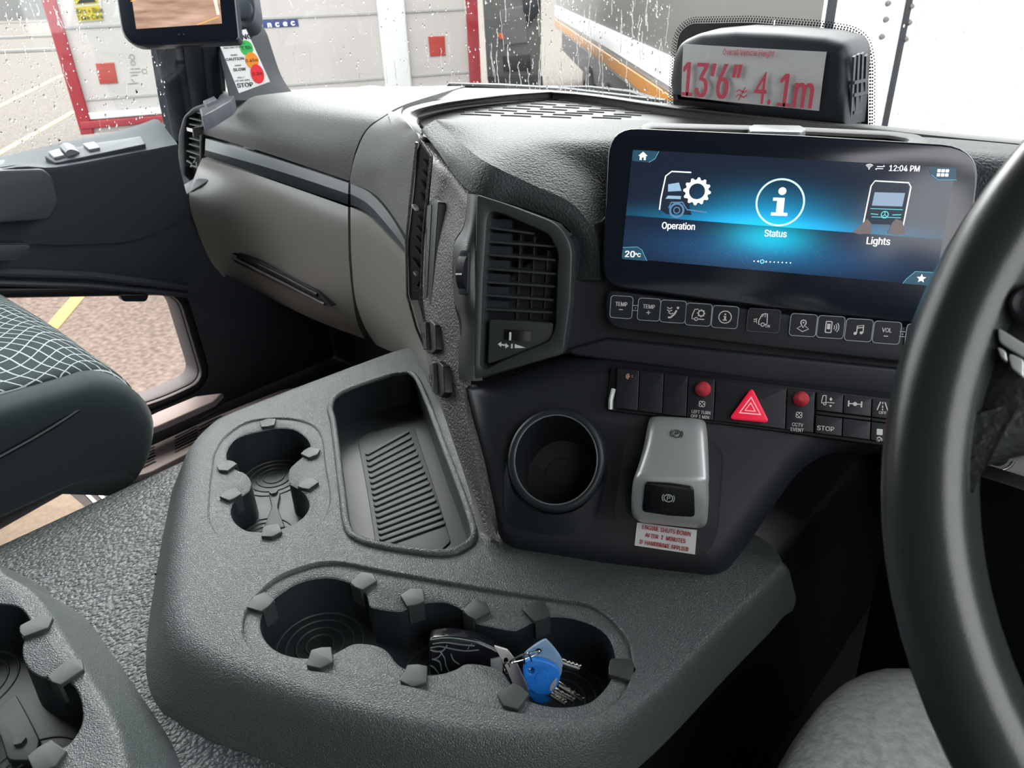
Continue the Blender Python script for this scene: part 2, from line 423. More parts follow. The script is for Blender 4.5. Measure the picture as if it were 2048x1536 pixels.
# horizontal mouldings over the footwell pane
for k, (y0, y1, r) in enumerate(((545, 575, .008), (566, 590, .006))):
    m = MB(); m.tube([X(-330, y0-20, -1.452), X(0, y0, -1.452), X(180, y0+6, -1.452), X(375, y1, -1.452)], r, 10); build('moulding', m, M['doortop' if k == 0 else 'door'], door)
m = MB(); m.prism(XPl, rnd([XPl.uv(*p) for p in [(232, 585), (292, 585), (286, 600), (240, 600)]], .006), .016, .0, bev=.003); build('latch_tab', m, M['black'], door)
# armrest block with recessed pull at the left
m = MB(); a = XP(-1.40)
m.prism(a, rnd([a.uv(*p) for p in [(-330, 440), (0, 341), (88, 338), (104, 352), (118, 405), (100, 440), (0, 446), (-330, 560)]], .008), .0, -.03, bev=.004); build('pull_handle', m, M['door'], door)
m = MB(); a = XP(-1.415)
m.prism(a, rnd([a.uv(*p) for p in [(-330, 560), (0, 488), (56, 488), (64, 497), (38, 519), (0, 522), (-330, 590)]], .004), .0, -.03, bev=.003, holes=[]); build('map_pocket', m, M['door'], door)
m = MB(); m.ribbon(a, [a.uv(x, y) for x, y in [(0, 487), (30, 487), (57, 487)]], .0016, .001); m.ribbon(a, [a.uv(x, y) for x, y in [(0, 520), (36, 518), (60, 500)]], .0016, .001)
build('pocket_edge', m, M['doortop'], door)
# window switches on the ledge: plate, rocker and two keys
sp = Plane(X(190, 300, -1.455), (0, 1, .055), (-.95, 0, .30))
if sp.N.z < 0: sp = Plane(sp.o, -sp.U, sp.V)
sp = sp.off(.006)
sw = thing('window_switch_pod', sp.hit(150, 308), 'grey window switch pod with a rocker and two keys on the door ledge', 'switch')
m = MB(); m.prism(sp, rnd([sp.uv(*p) for p in [(88, 313), (182, 289), (282, 274), (292, 290), (112, 328)]], .004), .002, -.02, bev=.0015); build('pod_plate', m, M['door'], sw)
for (nm, q) in (('switch_key', [(97, 309), (120, 303), (132, 316), (110, 322)]), ('switch_key', [(166, 293), (190, 289), (202, 301), (180, 306)])):
    m = MB(); m.prism(sp, rnd([sp.uv(*p) for p in q], .003), .006, .001, bev=.0015); build(nm, m, M['strip'], sw)
m = MB(); q = [sp.uv(*p) for p in [(122, 303), (150, 295), (160, 308), (134, 316)]]
rr = []
for k in range(7):
    t = k/6; hgt = .003+.010*math.sin(math.pi*(.25+.75*t)); rr.append([sp.pt(q[0].lerp(q[1], t), hgt), sp.pt(q[3].lerp(q[2], t), hgt), sp.pt(q[3].lerp(q[2], t), 0), sp.pt(q[0].lerp(q[1], t), 0)])
m.loops(rr, True, True, True); build('rocker', m, M['strip'], sw)
# side window pane
m = MB(); sg = XP(-1.545); m.prism(sg, [(-.20, .93), (.9, .93), (.9, 1.5), (.75, 1.93), (-.20, 1.93)], 0, -.004); win1 = struct('window_1', m, M['glass'])

# ================================================================== A-pillar with its ribbed gaiter and outer trim
def pill(name, spec, mt, rr=.02):
    mm = MB(); mm.tube(spec, rr, 12); return build(name, mm, mt, None, kind='structure')
ap = thing('trim_4', D(400, 240, 1.4028), None, None, kind='structure')
# pillar body: broad back sheet following the windscreen corner
G = [[D(x0, y, 1.47+dd), D((x0+x1)/2, y, 1.50+dd), D(x1, y, 1.47+dd)] for x0, x1, y, dd in ((330, 470, -330, 0), (318, 440, 0, .01), (312, 425, 80, .03), (330, 430, 200, .09), (350, 445, 290, .14))]
m = MB(); m.patch(G, 5, 5, .03); build('pillar_body', m, M['gaiter'], ap)
for i, (xt, xb, xm, w) in enumerate(((334, 372, 340, .026), (362, 393, 366, .020), (394, 412, 392, .024), (424, 436, 420, .018))):
    m = MB(); m.tube(cr([D(xt, -300, 1.44), D(xt-6, 0, 1.45), D(xm, 110, 1.48), D((xm+xb)/2, 190, 1.53), D(xb, 275, 1.585)], 5), w, 12); build('pillar_fold', m, M['gaiter'], ap)
G = [[D(450, -330, 1.5023), D(480, -330, 1.5385), D(500, -330, 1.5747)], [D(430, 0, 1.4842), D(470, 0, 1.5204), D(512, 0, 1.5747)], [D(438, 80, 1.4661), D(490, 75, 1.5023), D(535, 70, 1.5566)], [D(452, 150, 1.4480), D(510, 145, 1.4842), D(562, 150, 1.5385)], [D(462, 200, 1.4118), D(520, 200, 1.4480), D(590, 192, 1.4842)]]
m = MB(); m.patch(G, 5, 5, .012); build('pillar_trim', m, M['ptrim'], ap)
# round speaker grille puck at the head of the trim
pp = Plane(D(487, 22, 1.4299), RT, UP)
pk = thing('round_bracket_cap', pp.o, 'round dark grey cap at the top of the left windscreen pillar', 'cap')
m = MB(); m.lathe(pp, (0, 0), [(0.0001, .012), (.012, .012), (.018, .010), (.019, 0)], 28); build('cap_disc', m, M['doortop'], pk)
m = MB(); c0 = pp.uv(487, 22); m.prism(pp, rnd([pp.uv(*p) for p in [(472, -60), (500, -60), (512, 20), (508, 48), (478, 58), (476, 20)]], .012), 0, -.04, bev=.004); build('cap_bracket', m, M['door'], pk)

# ================================================================== camera mirror monitor
mp = Plane(D(350, 40, 1.27), RT*.985-UP*-.03, UP*.97-FW*.05)
mon = thing('mirror_camera_monitor', mp.hit(355, 90), 'black camera mirror monitor showing brown wet ground on the left pillar', 'monitor')
m = MB(); mo = rnd([mp.uv(*p) for p in [(222, -120), (458, -120), (478, 75), (474, 82), (246, 92), (232, 0)]], [.03, .03, .02, .02, .035, .01], 6)
m.prism(mp, mo, 0, -.02, bev=.004); build('monitor_housing', m, M['screenglass'], mon)
gm = mat('monitor_picture', (0, 0, 0), .5, emis=(1, 1, 1), es=.5); N, L, b = nodes(gm)
tcn = N.new('ShaderNodeTexCoord'); no = N.new('ShaderNodeTexNoise'); no.inputs['Scale'].default_value = 45; no.inputs['Detail'].default_value = 6
mpn = N.new('ShaderNodeMapping'); mpn.inputs['Scale'].default_value = (.35, .35, 2.2); L.new(tcn.outputs['Object'], mpn.inputs[0]); L.new(mpn.outputs[0], no.inputs['Vector'])
cr_ = N.new('ShaderNodeValToRGB'); cr_.color_ramp.elements[0].color = (.10, .055, .035, 1); cr_.color_ramp.elements[1].color = (.24, .155, .115, 1); cr_.color_ramp.elements[0].position = .3; cr_.color_ramp.elements[1].position = .7
L.new(no.outputs['Fac'], cr_.inputs[0]); L.new(cr_.outputs[0], b.inputs['Emission Color'])
m = MB(); m.prism(mp, [mp.uv(*p) for p in [(248, -110), (430, -110), (444, 47), (273, 58)]], .0008, 0); build('monitor_screen', m, gm, mon)
oy = mat('picture_line', (0, 0, 0), .5, emis=(.75, .33, .06), es=.25)
for P in ([(395, 50), (438, 34)], [(262, 3), (305, -8)]):
    m = MB(); m.ribbon(mp, [mp.uv(*p) for p in P], .0015, .0003, b=.0009); build('picture_line', m, oy, mon)
m = MB(); m.prism(mp, [mp.uv(*p) for p in [(425, -10), (432, -10), (440, 30), (434, 30)]], .0012, .0009); build('picture_trailer', m, mat('picture_pink', (0, 0, 0), .5, emis=(.8, .5, .42), es=.3), mon)
m = MB()
for x in (358, 368): m.lathe(mp, mp.uv(x, 69), [(.0001, .0012), (.0013, .0012), (.0013, 0)], 12)
build('sensor_dot', m, M['doortop'], mon)

# ================================================================== warning sticker on the pillar trim
wp = Plane(D(490, 130, 1.402), (RT*.93+UP*.20+FW*.28), UP*.93-RT*.30+FW*.0)
ws = thing('warning_sticker', wp.hit(500, 180), 'white WARNING sticker with green, amber and red discs beside the windscreen pillar', 'sticker')
m = MB(); m.prism(wp, [wp.uv(*p) for p in [(432, 72), (492, 58), (540, 163), (478, 186)]], 0, -.001); build('sticker_sheet', m, M['sticker'], ws)
for nm, cx, cy, ry, colr, t in (('green_disc', 493, 96, 15, (.05, .45, .10), '1.5m'), ('amber_disc', 504, 121, 16, (.85, .28, .03), '0.45m'), ('red_disc', 515, 148, 19, (.8, .03, .04), '0.3m')):
    k = wp.sc(cx, cy); c = wp.uv(cx, cy); m = MB()
    P = [Vector((c.x+12.5*k*math.cos(a), c.y+ry*1.05*k*math.sin(a))) for a in [i*math.pi/12 for i in range(24)]]
    hh = {'green_disc': .0004, 'amber_disc': .0007, 'red_disc': .001}[nm]
    m.prism(wp, P, hh, 0); q = build(nm, m, mat(nm, colr, .5), ws)
    label_text('disc_lettering', wp, [(cx, cy, t, 6, dict(lift=hh))], M['black'], q)
rt_ = -.0
label_text('sticker_lettering', wp, [(468, 76, 'WARNING', 10.5, dict(bold=.02, rot=.04)), (470, 88, 'Vehicle proximity', 3.6, {}), (473, 94, 'Stay clear of blind spot', 3.4, {}), (468, 110, 'WHEN', 3.0, {}), (470, 118, 'CAUTION', 5.4, dict(bold=.015)),
    (476, 131, 'WHEN', 3.0, {}), (479, 139, 'SLOW', 6, dict(bold=.02)), (482, 155, 'WILL I', 3, {}), (485, 161, 'HIT ANY SIDE', 3, {}), (490, 170, 'STOP', 8.5, dict(bold=.02))], M['black'], ws)

# ================================================================== windscreen
wy = 1.135; gp = Plane((0, wy, 1.0), (1, 0, 0), (0, -.10, 1))
m = MB()
prof = [(-1.585, .62), (-1.57, .86), (-1.50, 1.0), (-1.36, 1.09), (-1.2, wy), (-.3, wy+.02), (.62, wy)]
g0 = [Vector((x, y, 1.0)) for x, y in prof]; g1 = [Vector((x, y-.06, 1.5)) for x, y in prof]; g2 = [Vector((x, y-.12, 2.0)) for x, y in prof]
m.patch([g0, g1, g2], 5, 3, .004); win2 = struct('window_2', m, M['glass'])
win2.name = 'window_2'
# raindrops and runs: water on the outside of the panes
wm = bpy.data.materials.new('rain_water'); wm.use_nodes = True; N = wm.node_tree.nodes; L = wm.node_tree.links; N.clear()
o = N.new('ShaderNodeOutputMaterial'); gl = N.new('ShaderNodeBsdfRefraction'); gl.inputs['IOR'].default_value = 1.33; gl.inputs['Roughness'].default_value = .0
gs = N.new('ShaderNodeBsdfGlossy'); gs.inputs['Roughness'].default_value = .03; mx = N.new('ShaderNodeMixShader'); mx.inputs[0].default_value = .12
L.new(gl.outputs[0], mx.inputs[1]); L.new(gs.outputs[0], mx.inputs[2]); L.new(mx.outputs[0], o.inputs[0])
def drops(name, plf, n, xr, yr, rmin, rmax, seed, label, runs=0, rl=(20, 90)):
    rnd_ = random.Random(seed); m = MB()
    for i in range(n):
        x = rnd_.uniform(*xr); y = rnd_.uniform(*yr); pl = plf; c = pl.uv(x, y); r = rmin+(rmax-rmin)*rnd_.random()**3; st = rnd_.uniform(1, 1.9)
        rings = []
        for rr_, hh in ((1, 0), (.8, .38), (.45, .6), (.02, .68)):
            rings.append([pl.pt((c.x+r*rr_*math.cos(a)*(1+.15*math.sin(2*a+i)), c.y+r*rr_*st*math.sin(a)), -hh*r) for a in [k*math.pi/4 for k in range(8)]])
        m.loops(rings, True, True, True)
    for i in range(runs):
        x = rnd_.uniform(*xr); y = rnd_.uniform(yr[0]-40, yr[1]); l = rnd_.uniform(*rl); P = []; xx = x; lean = .02
        for k in range(9):
            P.append(plf.pt(plf.uv(xx, y+l*k/8))); xx += rnd_.uniform(-1.6, 1.6)+(x-1120)/3500*-l/8*1.2
        w = rnd_.uniform(.0003, .0009); P = cr(P, 3); m.tube([p-plf.N*w*.2 for p in P], [w*(.6+.5*abs(math.sin(k*.7+i))) for k in range(len(P))], 6)
    return build(name, m, wm, None, smooth=60, label=label, cat='raindrops', kind='stuff')
gl2 = YP(1.14)
drops('raindrops', gl2, 520, (990, 1345), (-10, 205), .0005, .0022, 3, 'rain drops and runs on the windscreen left of the sensor housing', 90)
drops('raindrops', gl2, 260, (560, 990), (-10, 178), .0006, .0022, 4, 'scattered rain drops on the windscreen in front of the white trailer', 34, (20, 70))
drops('raindrops', gl2, 80, (1745, 2048), (-10, 275), .0004, .0014, 5, 'rain drops on the windscreen right of the sensor housing', 3, (60, 160))
drops('raindrops', XP(-1.549), 380, (0, 330), (0, 300), .0008, .0024, 6, 'rain drops on the passenger side window', 30, (15, 60))

# ================================================================== engine tunnel
tz = ZP(TUN)
G = []
for y in (-.45, -.1, .2, .45, .75, .93):
    G.append([Vector((-.812, y, .42)), Vector((-.807, y, .62)), Vector((-.80, y, TUN-.025)), Vector((-.778, y, TUN-.003)), Vector((-.71, y, TUN)), Vector((-.5, y, TUN)), Vector((-.40, y, TUN)), Vector((-.345, y, TUN)), Vector((-.335, y, TUN-.001))])
tn = thing('engine_tunnel', (-.5, .24, .43), 'pebbled grey engine tunnel cover between the two seats', 'cover')
m = MB(); m.patch(G, 4, 5); build('tunnel_cover', m, M['tunnel'], tn, smooth=60)
m = MB(); m.patch([[Vector((-.337, y, TUN-.001)), Vector((-.21, y, TUN-.002)), Vector((-.185, y, TUN-.02)), Vector((-.178, y, .62)), Vector((-.17, y, .435))] for y in (-.45, 0, .45, .93)], 3, 3); build('tunnel_side', m, M['black'], tn, smooth=60)  # black instead of tunnel grey: deep shade right of the tray, painted in

# ================================================================== storage tray on the tunnel
tray = thing('centre_storage_tray', (-.45, .33, TUN), 'grey moulded centre tray with two cup holder clusters and a ribbed pocket', 'storage tray')
OUT = [(806, 702), (640, 763), (478, 826), (440, 848), (412, 882), (403, 925), (392, 1000), (381, 1100), (377, 1170), (380, 1222), (402, 1262), (470, 1312), (560, 1350), (700, 1395), (850, 1431), (1000, 1452), (1130, 1455), (1205, 1441), (1268, 1405), (1340, 1342), (1440, 1243), (1545, 1143), (1548, 1120), (1500, 1080), (1300, 1010), (1120, 940), (1010, 880), (930, 820), (875, 765), (842, 725), (824, 706)]
GB = [(486, 1245), (501, 1206), (550, 1157), (613, 1131), (652, 1124), (692, 1126), (779, 1143), (975, 1177), (1102, 1196), (1170, 1206), (1219, 1235), (1253, 1275), (1264, 1314), (1258, 1362), (1233, 1401), (1180, 1431), (1121, 1433), (1024, 1421), (779, 1362), (574, 1333), (525, 1314), (491, 1280)]
GA = [(425, 935), (430, 905), (450, 873), (490, 845), (540, 836), (590, 838), (625, 850), (643, 875), (650, 930), (659, 985), (655, 1020), (635, 1050), (590, 1078), (520, 1088), (465, 1080), (430, 1060), (418, 1030), (419, 980)]
HB = [(545, 1192), (594, 1160), (652, 1149), (701, 1160), (731, 1182), (738, 1204), (755, 1211), (794, 1216), (809, 1213), (828, 1204), (858, 1198), (892, 1198), (921, 1211), (945, 1233), (953, 1240), (975, 1245), (1024, 1254), (1043, 1249), (1068, 1236), (1097, 1227), (1141, 1229), (1190, 1245), (1219, 1270), (1231, 1309), (1226, 1343), (1209, 1372), (1180, 1397), (1141, 1406), (1097, 1405), (1058, 1394), (1033, 1377), (1016, 1353), (1000, 1333), (970, 1323), (933, 1320), (911, 1331), (882, 1340), (853, 1342), (823, 1336), (794, 1321), (777, 1299), (760, 1287), (731, 1280), (704, 1281), (682, 1292), (657, 1304), (618, 1309), (584, 1306), (550, 1294), (526, 1270), (518, 1240), (528, 1211)]
HA = [(521, 859), (552, 853), (586, 855), (610, 870), (620, 888), (613, 902), (593, 919), (579, 933), (576, 950), (579, 964), (593, 972), (610, 985), (618, 1005), (610, 1025), (589, 1042), (559, 1054), (531, 1059), (511, 1059), (490, 1056), (470, 1042), (460, 1022), (466, 1001), (483, 988), (497, 977), (501, 960), (490, 943), (473, 936), (456, 923), (452, 902), (466, 878), (490, 866)]
PK = [(661, 815), (682, 786), (767, 755), (801, 748), (829, 752), (853, 800), (887, 892), (921, 981), (945, 1052), (946, 1078), (925, 1096), (900, 1106), (853, 1106), (767, 1093), (716, 1078), (695, 1055), (685, 988), (668, 851)]
RB, RA = .0032, .002
m = MB()
prof = [(0, 0), (.006, -.0008), (.012, -.003), (.018, -.0075), (.023, -.013), (.027, -.020), (.044, -.0495)]
m.prism(Zt, crz(OUT, Zt, 4), 0, -.0495, [crz(PK, Zt), crz(GB, Zt), crz(GA, Zt)], prof=prof, hbev=.0015, back=False, holeback=False, dsc=lambda n: 1-.72*max(0, n.x))
# raised rounded lip round the pocket
lip = [Zt.pt(p, .0005) for p in crz(PK, Zt)]
m.tube(lip+[lip[0]], .0036, 8, closed=False, cap=False)
for Gx, Hx, R_, dep in ((GB, HB, RB, .043), (GA, HA, RA, .040)):
    pl = Zt.off(-R_); g = ccw(crz(Gx, Zt)); hh = ccw([Vector(p) for p in cr(pz(Hx, Zt), 3, True)])
    m.loops([[Zt.pt(p, 0) for p in offset(g, .0015)], [Zt.pt(p, -.0015) for p in g], [Zt.pt(p, -R_) for p in offset(g, -.0004)]])
    m.cap(Zt, [offset(g, -.0004), offset(hh, .0012)], -R_)
    m.loops([[Zt.pt(p, -R_) for p in offset(hh, .0012)], [Zt.pt(p, -R_-.0012) for p in hh]])
build('tray_shell', m, M['tray'], tray, smooth=50)
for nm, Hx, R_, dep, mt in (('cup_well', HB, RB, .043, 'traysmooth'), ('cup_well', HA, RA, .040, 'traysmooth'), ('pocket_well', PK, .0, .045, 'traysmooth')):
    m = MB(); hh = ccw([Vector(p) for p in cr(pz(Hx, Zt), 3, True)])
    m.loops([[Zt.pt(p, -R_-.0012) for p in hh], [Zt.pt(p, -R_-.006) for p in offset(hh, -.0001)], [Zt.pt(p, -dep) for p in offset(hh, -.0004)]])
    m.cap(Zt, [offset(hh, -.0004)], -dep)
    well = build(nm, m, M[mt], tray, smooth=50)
    if nm == 'cup_well':
        fl = Zt.off(-dep)
        for (cx, cy, r) in ([(640, 1290, .036), (885, 1345, .030), (1120, 1400, .036)] if Hx is HB else [(548, 955, .034), (525, 1075, .030)]):
            c = fl.uv(cx, cy); m = MB()
            for q in (1, .78, .55, .33): m.lathe(fl, c, [(r*q-.0016, .0), (r*q-.0010, .0009), (r*q, .0009), (r*q+.0006, .0)], 36)
            build('cup_ring', m, M['ribmat'], well)
        if Hx is HA:
            m = MB(); m.prism(fl, rnd([fl.uv(*p) for p in [(538, 990), (562, 990), (556, 1020), (572, 1062), (528, 1062), (545, 1020)]], .004), .004, 0, bev=.001); c = fl.uv(549, 992)
            m.lathe(fl, c, [(.0001, .0065), (.0045, .0065), (.0045, 0)], 6); build('cup_bridge', m, M['ribmat'], well)
# ribbed rubber mat in the pocket
fl = Zt.off(-.045); m = MB()
mt = [(716, 884), (735, 868), (790, 856), (829, 858), (868, 975), (902, 1085), (880, 1105), (752, 1092), (735, 985)]
m.prism(fl, rnd([fl.uv(*p) for p in mt], .004), .0015, 0, bev=.0005)
A0, A1, B0, B1 = (735, 905), (768, 1098), (812, 862), (888, 1056)
nr = 17
for i in range(nr):
    t = (i+.5)/nr; p = (A0[0]+(A1[0]-A0[0])*t, A0[1]+(A1[1]-A0[1])*t); q = (B0[0]+(B1[0]-B0[0])*t, B0[1]+(B1[1]-B0[1])*t)
    a, b_ = fl.uv(*p), fl.uv(*q); d = (b_-a).normalized(); n = Vector((-d.y, d.x)); w = .0029
    P = [a+n*w*math.cos(x)-d*w*math.sin(x) for x in [k*math.pi/6 for k in range(7)]]+[b_-n*w*math.cos(x)+d*w*math.sin(x) for x in [k*math.pi/6 for k in range(7)]]
    m.prism(fl, P, .0032, .0012, bev=.0006, back=False)
build('pocket_mat', m, M['ribmat'], tray)
# rubber grip tabs round the cups: pentagon tongue, wide edge on the deck, narrow toward the cup
def tab(px, dirpx, wd=.0175, ln=.0155, R_=RB, par=None, pln=None):
    pln = pln or Zt
    c = pln.uv(*px); e = pln.uv(*dirpx); d = (e-c).normalized(); n = Vector((-d.y, d.x))
    P = [c-d*ln*.5+n*wd*.55, c-d*ln*.78, c-d*ln*.5-n*wd*.55, c+d*ln*.42-n*wd*.42, c+d*ln*.5, c+d*ln*.42+n*wd*.42]
    P = rnd(P, .0007, 2); m = MB(); pl = pln.off(-R_)
    m.prism(pl, P, .0032, -.0002, bev=.0006)
    # tongue that hangs into the cup
    f = c+d*ln*.40; m.box(pl.pt(f, -.007), pln.U*n.x*wd*.36+pln.V*n.y*wd*.36, pln.N*.009, (pln.U*d.x+pln.V*d.y)*.0012)
    return build('grip_tab', m, M['rubber'], par)
CB = [((524, 1205), (560, 1222)), ((724, 1163), (690, 1190)), ((641, 1310), (645, 1260)), ((828, 1196), (840, 1230)), ((950, 1220), (915, 1245)), ((831, 1345), (845, 1290)), ((1077, 1224), (1105, 1265)), ((1030, 1388), (1075, 1345)), ((1239, 1335), (1190, 1328))]
CA = [((536, 848), (537, 890)), ((456, 931), (500, 905)), ((619, 905), (580, 893)), ((464, 991), (500, 1015)), ((614, 970), (580, 1000)), ((543, 1060), (540, 1020))]
for a, b_ in CB: tab(a, b_, R_=RB, par=tray)
for a, b_ in CA: tab(a, b_, R_=RA, par=tray, wd=.0165, ln=.0145)

# ================================================================== second tray at the seat end
t2 = thing('rear_storage_tray', (-.62, .02, TUN), 'grey cup holder tray at the near left edge behind the centre tray', 'storage tray')
OUT2 = [(-60, 1120), (0, 1152), (60, 1190), (110, 1265), (160, 1345), (215, 1440), (240, 1536), (250, 1640), (180, 1800), (-200, 1800), (-400, 1500), (-300, 1200)]
H2 = [(-60, 1215), (0, 1208), (35, 1213), (55, 1232), (62, 1255), (48, 1280), (44, 1305), (55, 1335), (85, 1355), (110, 1352), (140, 1365), (158, 1390), (165, 1425), (160, 1455), (140, 1485), (118, 1500), (100, 1530), (60, 1600), (0, 1620), (-80, 1600), (-100, 1500), (-60, 1440), (-50, 1400), (-90, 1350), (-120, 1290), (-100, 1240)]
m = MB(); Z2 = ZP(TZ+.002); hh = [Vector(p) for p in cr(pz(H2, Z2), 3, True)]
m.prism(Z2, crz(OUT2, Z2, 4), 0, -.0515, [hh], prof=[(0, 0), (.002, -.0003), (.004, -.002), (.006, -.006), (.030, -.0515)], hbev=.0012, back=False, holeback=False)
build('tray_shell', m, M['tray'], t2, smooth=50)
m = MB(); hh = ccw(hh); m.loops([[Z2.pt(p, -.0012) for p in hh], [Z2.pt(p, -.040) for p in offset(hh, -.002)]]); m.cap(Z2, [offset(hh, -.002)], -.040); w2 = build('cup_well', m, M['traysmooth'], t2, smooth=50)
fl2 = Z2.off(-.040)
for cx, cy, r in ((65, 1560, .034), (-60, 1370, .034)):
    m = MB(); c = fl2.uv(cx, cy)
    for q in (1, .78, .55): m.lathe(fl2, c, [(r*q-.0016, .0), (r*q-.0010, .0009), (r*q, .0009), (r*q+.0006, .0)], 36)
    build('cup_ring', m, M['ribmat'], w2)
m = MB(); m.prism(fl2, rnd([fl2.uv(*p) for p in [(-20, 1440), (35, 1395), (60, 1440), (85, 1490), (70, 1530), (20, 1530), (5, 1480)]], .005), .005, 0, bev=.001); m.lathe(fl2, fl2.uv(45, 1492), [(.0001, .0075), (.0045, .0075), (.0045, 0)], 6); build('cup_bridge', m, M['ribmat'], w2)
for a, b_ in (((68, 1258), (30, 1275)), ((130, 1352), (100, 1375)), ((92, 1515), (70, 1490))): tab(a, b_, wd=.018, ln=.018, R_=0, par=t2, pln=Z2)

# ================================================================== passenger seat
seat = thing('passenger_seat', (-1.13, -.05, .40), 'dark fabric passenger seat with a white wavy net pattern on its top', 'seat')
def prof_yz(off=0):
    P = []
    for y, z in ((-.75, .862), (-.4, .864), (-.1, .866), (.1, .864), (.19, .858)): P.append((y, z+off))
    cy, cz, r = .215, .785, .072
    for a in range(75, -50, -12): P.append((cy+(r+off)*math.cos(math.radians(a)), cz+(r+off)*math.sin(math.radians(a))))
    return P
pr = prof_yz(); rings = []
xs = [(-.872, -.030, .90), (-.868, -.018, .95), (-.872, -.008, .98), (-.885, -.002, 1), (-.91, 0, 1), (-1.13, .008, 1), (-1.36, 0, 1), (-1.39, -.004, 1), (-1.40, -.012, .98), (-1.402, -.03, .9)]
for x, dz, k in xs:
    R_ = [Vector((x, y*1 if y < 0 else y-(1-k)*.5, z+dz)) for y, z in pr]; R_ += [Vector((x, .20-(1-k)*.5, .746)), Vector((x, 0, .742)), Vector((x, -.75, .740))]
    rings.append(R_)
m = MB(); m.loops(rings, True, True, True); build('cushion_bolster', m, grain(mat('velour', (.020, .030, .031), .9, spec=.2, sheen=.25), 2500, .0004, .4, 'noise'), seat, smooth=60)
pm = mat('net_fabric', (.026, .042, .042), .85, spec=.2); N, L, b = nodes(pm); nt_ = pm.node_tree
tcn = N.new('ShaderNodeTexCoord'); sxyz = N.new('ShaderNodeSeparateXYZ'); L.new(tcn.outputs['Object'], sxyz.inputs[0]); sx_, sy_ = sxyz.outputs[0], sxyz.outputs[1]
def lines(u, w):
    f = mathn(nt_, 'FRACT', u); d = mathn(nt_, 'ABSOLUTE', mathn(nt_, 'SUBTRACT', f, .5)); return mathn(nt_, 'LESS_THAN', d, w)
def sn(u, k, ph=0): return mathn(nt_, 'SINE', mathn(nt_, 'ADD', mathn(nt_, 'MULTIPLY', u, k), ph))
w1 = mathn(nt_, 'ADD', mathn(nt_, 'MULTIPLY', sx_, 44), mathn(nt_, 'MULTIPLY', sy_, 16)); w1 = mathn(nt_, 'ADD', w1, mathn(nt_, 'MULTIPLY', sn(sy_, 42), .55)); w1 = mathn(nt_, 'ADD', w1, mathn(nt_, 'MULTIPLY', sn(sx_, 17, 1), .8))
w2_ = mathn(nt_, 'SUBTRACT', mathn(nt_, 'MULTIPLY', sy_, 70), mathn(nt_, 'MULTIPLY', sx_, 26)); w2_ = mathn(nt_, 'ADD', w2_, mathn(nt_, 'MULTIPLY', sn(sx_, 34, .5), .6)); w2_ = mathn(nt_, 'ADD', w2_, mathn(nt_, 'MULTIPLY', sn(sy_, 24), .7))
ln = mathn(nt_, 'MAXIMUM', lines(w1, .045), lines(w2_, .06)); mixc = N.new('ShaderNodeMixRGB'); L.new(ln, mixc.inputs[0]); mixc.inputs[1].default_value = (.026, .042, .042, 1); mixc.inputs[2].default_value = (.42, .46, .45, 1); L.new(mixc.outputs[0], b.inputs['Base Color'])
pr2 = prof_yz(.003)[:-5]
cols_ = [(-.915, -.002), (-.93, .002), (-1.0, .004), (-1.13, .009), (-1.27, .005), (-1.37, .001), (-1.385, -.004)]
G = [[Vector((x, y+(-.018 if i in (0,) else 0)*(1 if y > .2 else 0), z+dz)) for y, z in pr2] for i, (x, dz) in enumerate(cols_)]
m = MB(); m.patch(G, 2, 2, .006, (0, 0, -1)); build('seat_top_panel', m, pm, seat, smooth=60)
m = MB(); m.tube(cr([(-.869, -.75, .775), (-.868, -.1, .79), (-.8675, .13, .816), (-.873, .228, .836)], 6), .0028, 8); build('seam_piping', m, M['black'], seat)
m = MB(); m.bx((-1.34, -.7, .43), (-1.02, .05, .745)); build('seat_base', m, M['black'], seat)
m = MB(); m.patch([[Vector((x, -.72-.05*math.cos((x+1.13)*5)-(z-.85)*.18, z)) for x in (-1.4, -1.13, -.88)] for z in (.85, 1.2, 1.6)], 4, 4, .12, (0, -1, 0)); build('backrest', m, M['dark'], seat)

# ================================================================== step, sill grilles and floor things by the door
fz = ZP(.452)
st = thing('entry_step_plate', fz.hit(320, 905), 'grey plastic entry step plate with rows of slots below the door', 'step plate')
m = MB(); so_ = [(188, 940), (205, 958), (235, 962), (300, 945), (420, 885), (500, 835), (640, 765), (560, 780), (440, 828), (330, 878), (225, 925)]
m.prism(fz, rnd([fz.uv(*p) for p in so_], .008), 0, -.012, bev=.003); build('plate', m, M['bevelside'], st)
def slots(x0, y0, dx_, dy_, n, lx, ly):
    m = MB()
    for i in range(n):
        a = fz.uv(x0+dx_*i, y0+dy_*i); b_ = fz.uv(x0+dx_*i+lx, y0+dy_*i+ly); m.ribbon(fz, [a, b_], .0042, .0008)
    build('slot_row', m, M['slot'], st)
slots(240, 930, 4.5, -8.0/2, 6, 0, 0.01) if False else None
for (x0, y0, x1, y1, n) in ((282, 938, 315, 920, 1), (282, 937, 312, 912, 6), (350, 905, 400, 878, 6), (398, 862, 448, 850, 5), (244, 934, 252, 922, 3)):
    m = MB(); n = max(n, 2)
    for i in range(n):
        t = i/(n-1); a = fz.uv(x0, y0-30*t*(1 if n > 3 else .4)); b_ = fz.uv(x0+(x1-x0)*.9, y0-30*t*(1 if n > 3 else .4)-(x1-x0)*.45); m.ribbon(fz, [a, b_], .0035, .0008)
    build('slot_row', m, M['slot'], st)
m = MB(); m.prism(ZP(.50), [ZP(.50).uv(*p) for p in [(240, 880), (240, 860), (315, 823), (390, 792), (445, 785), (428, 803), (317, 852)]], 0, -.012, bev=.004); struct('baseboard_left', m, M['bevelside'])
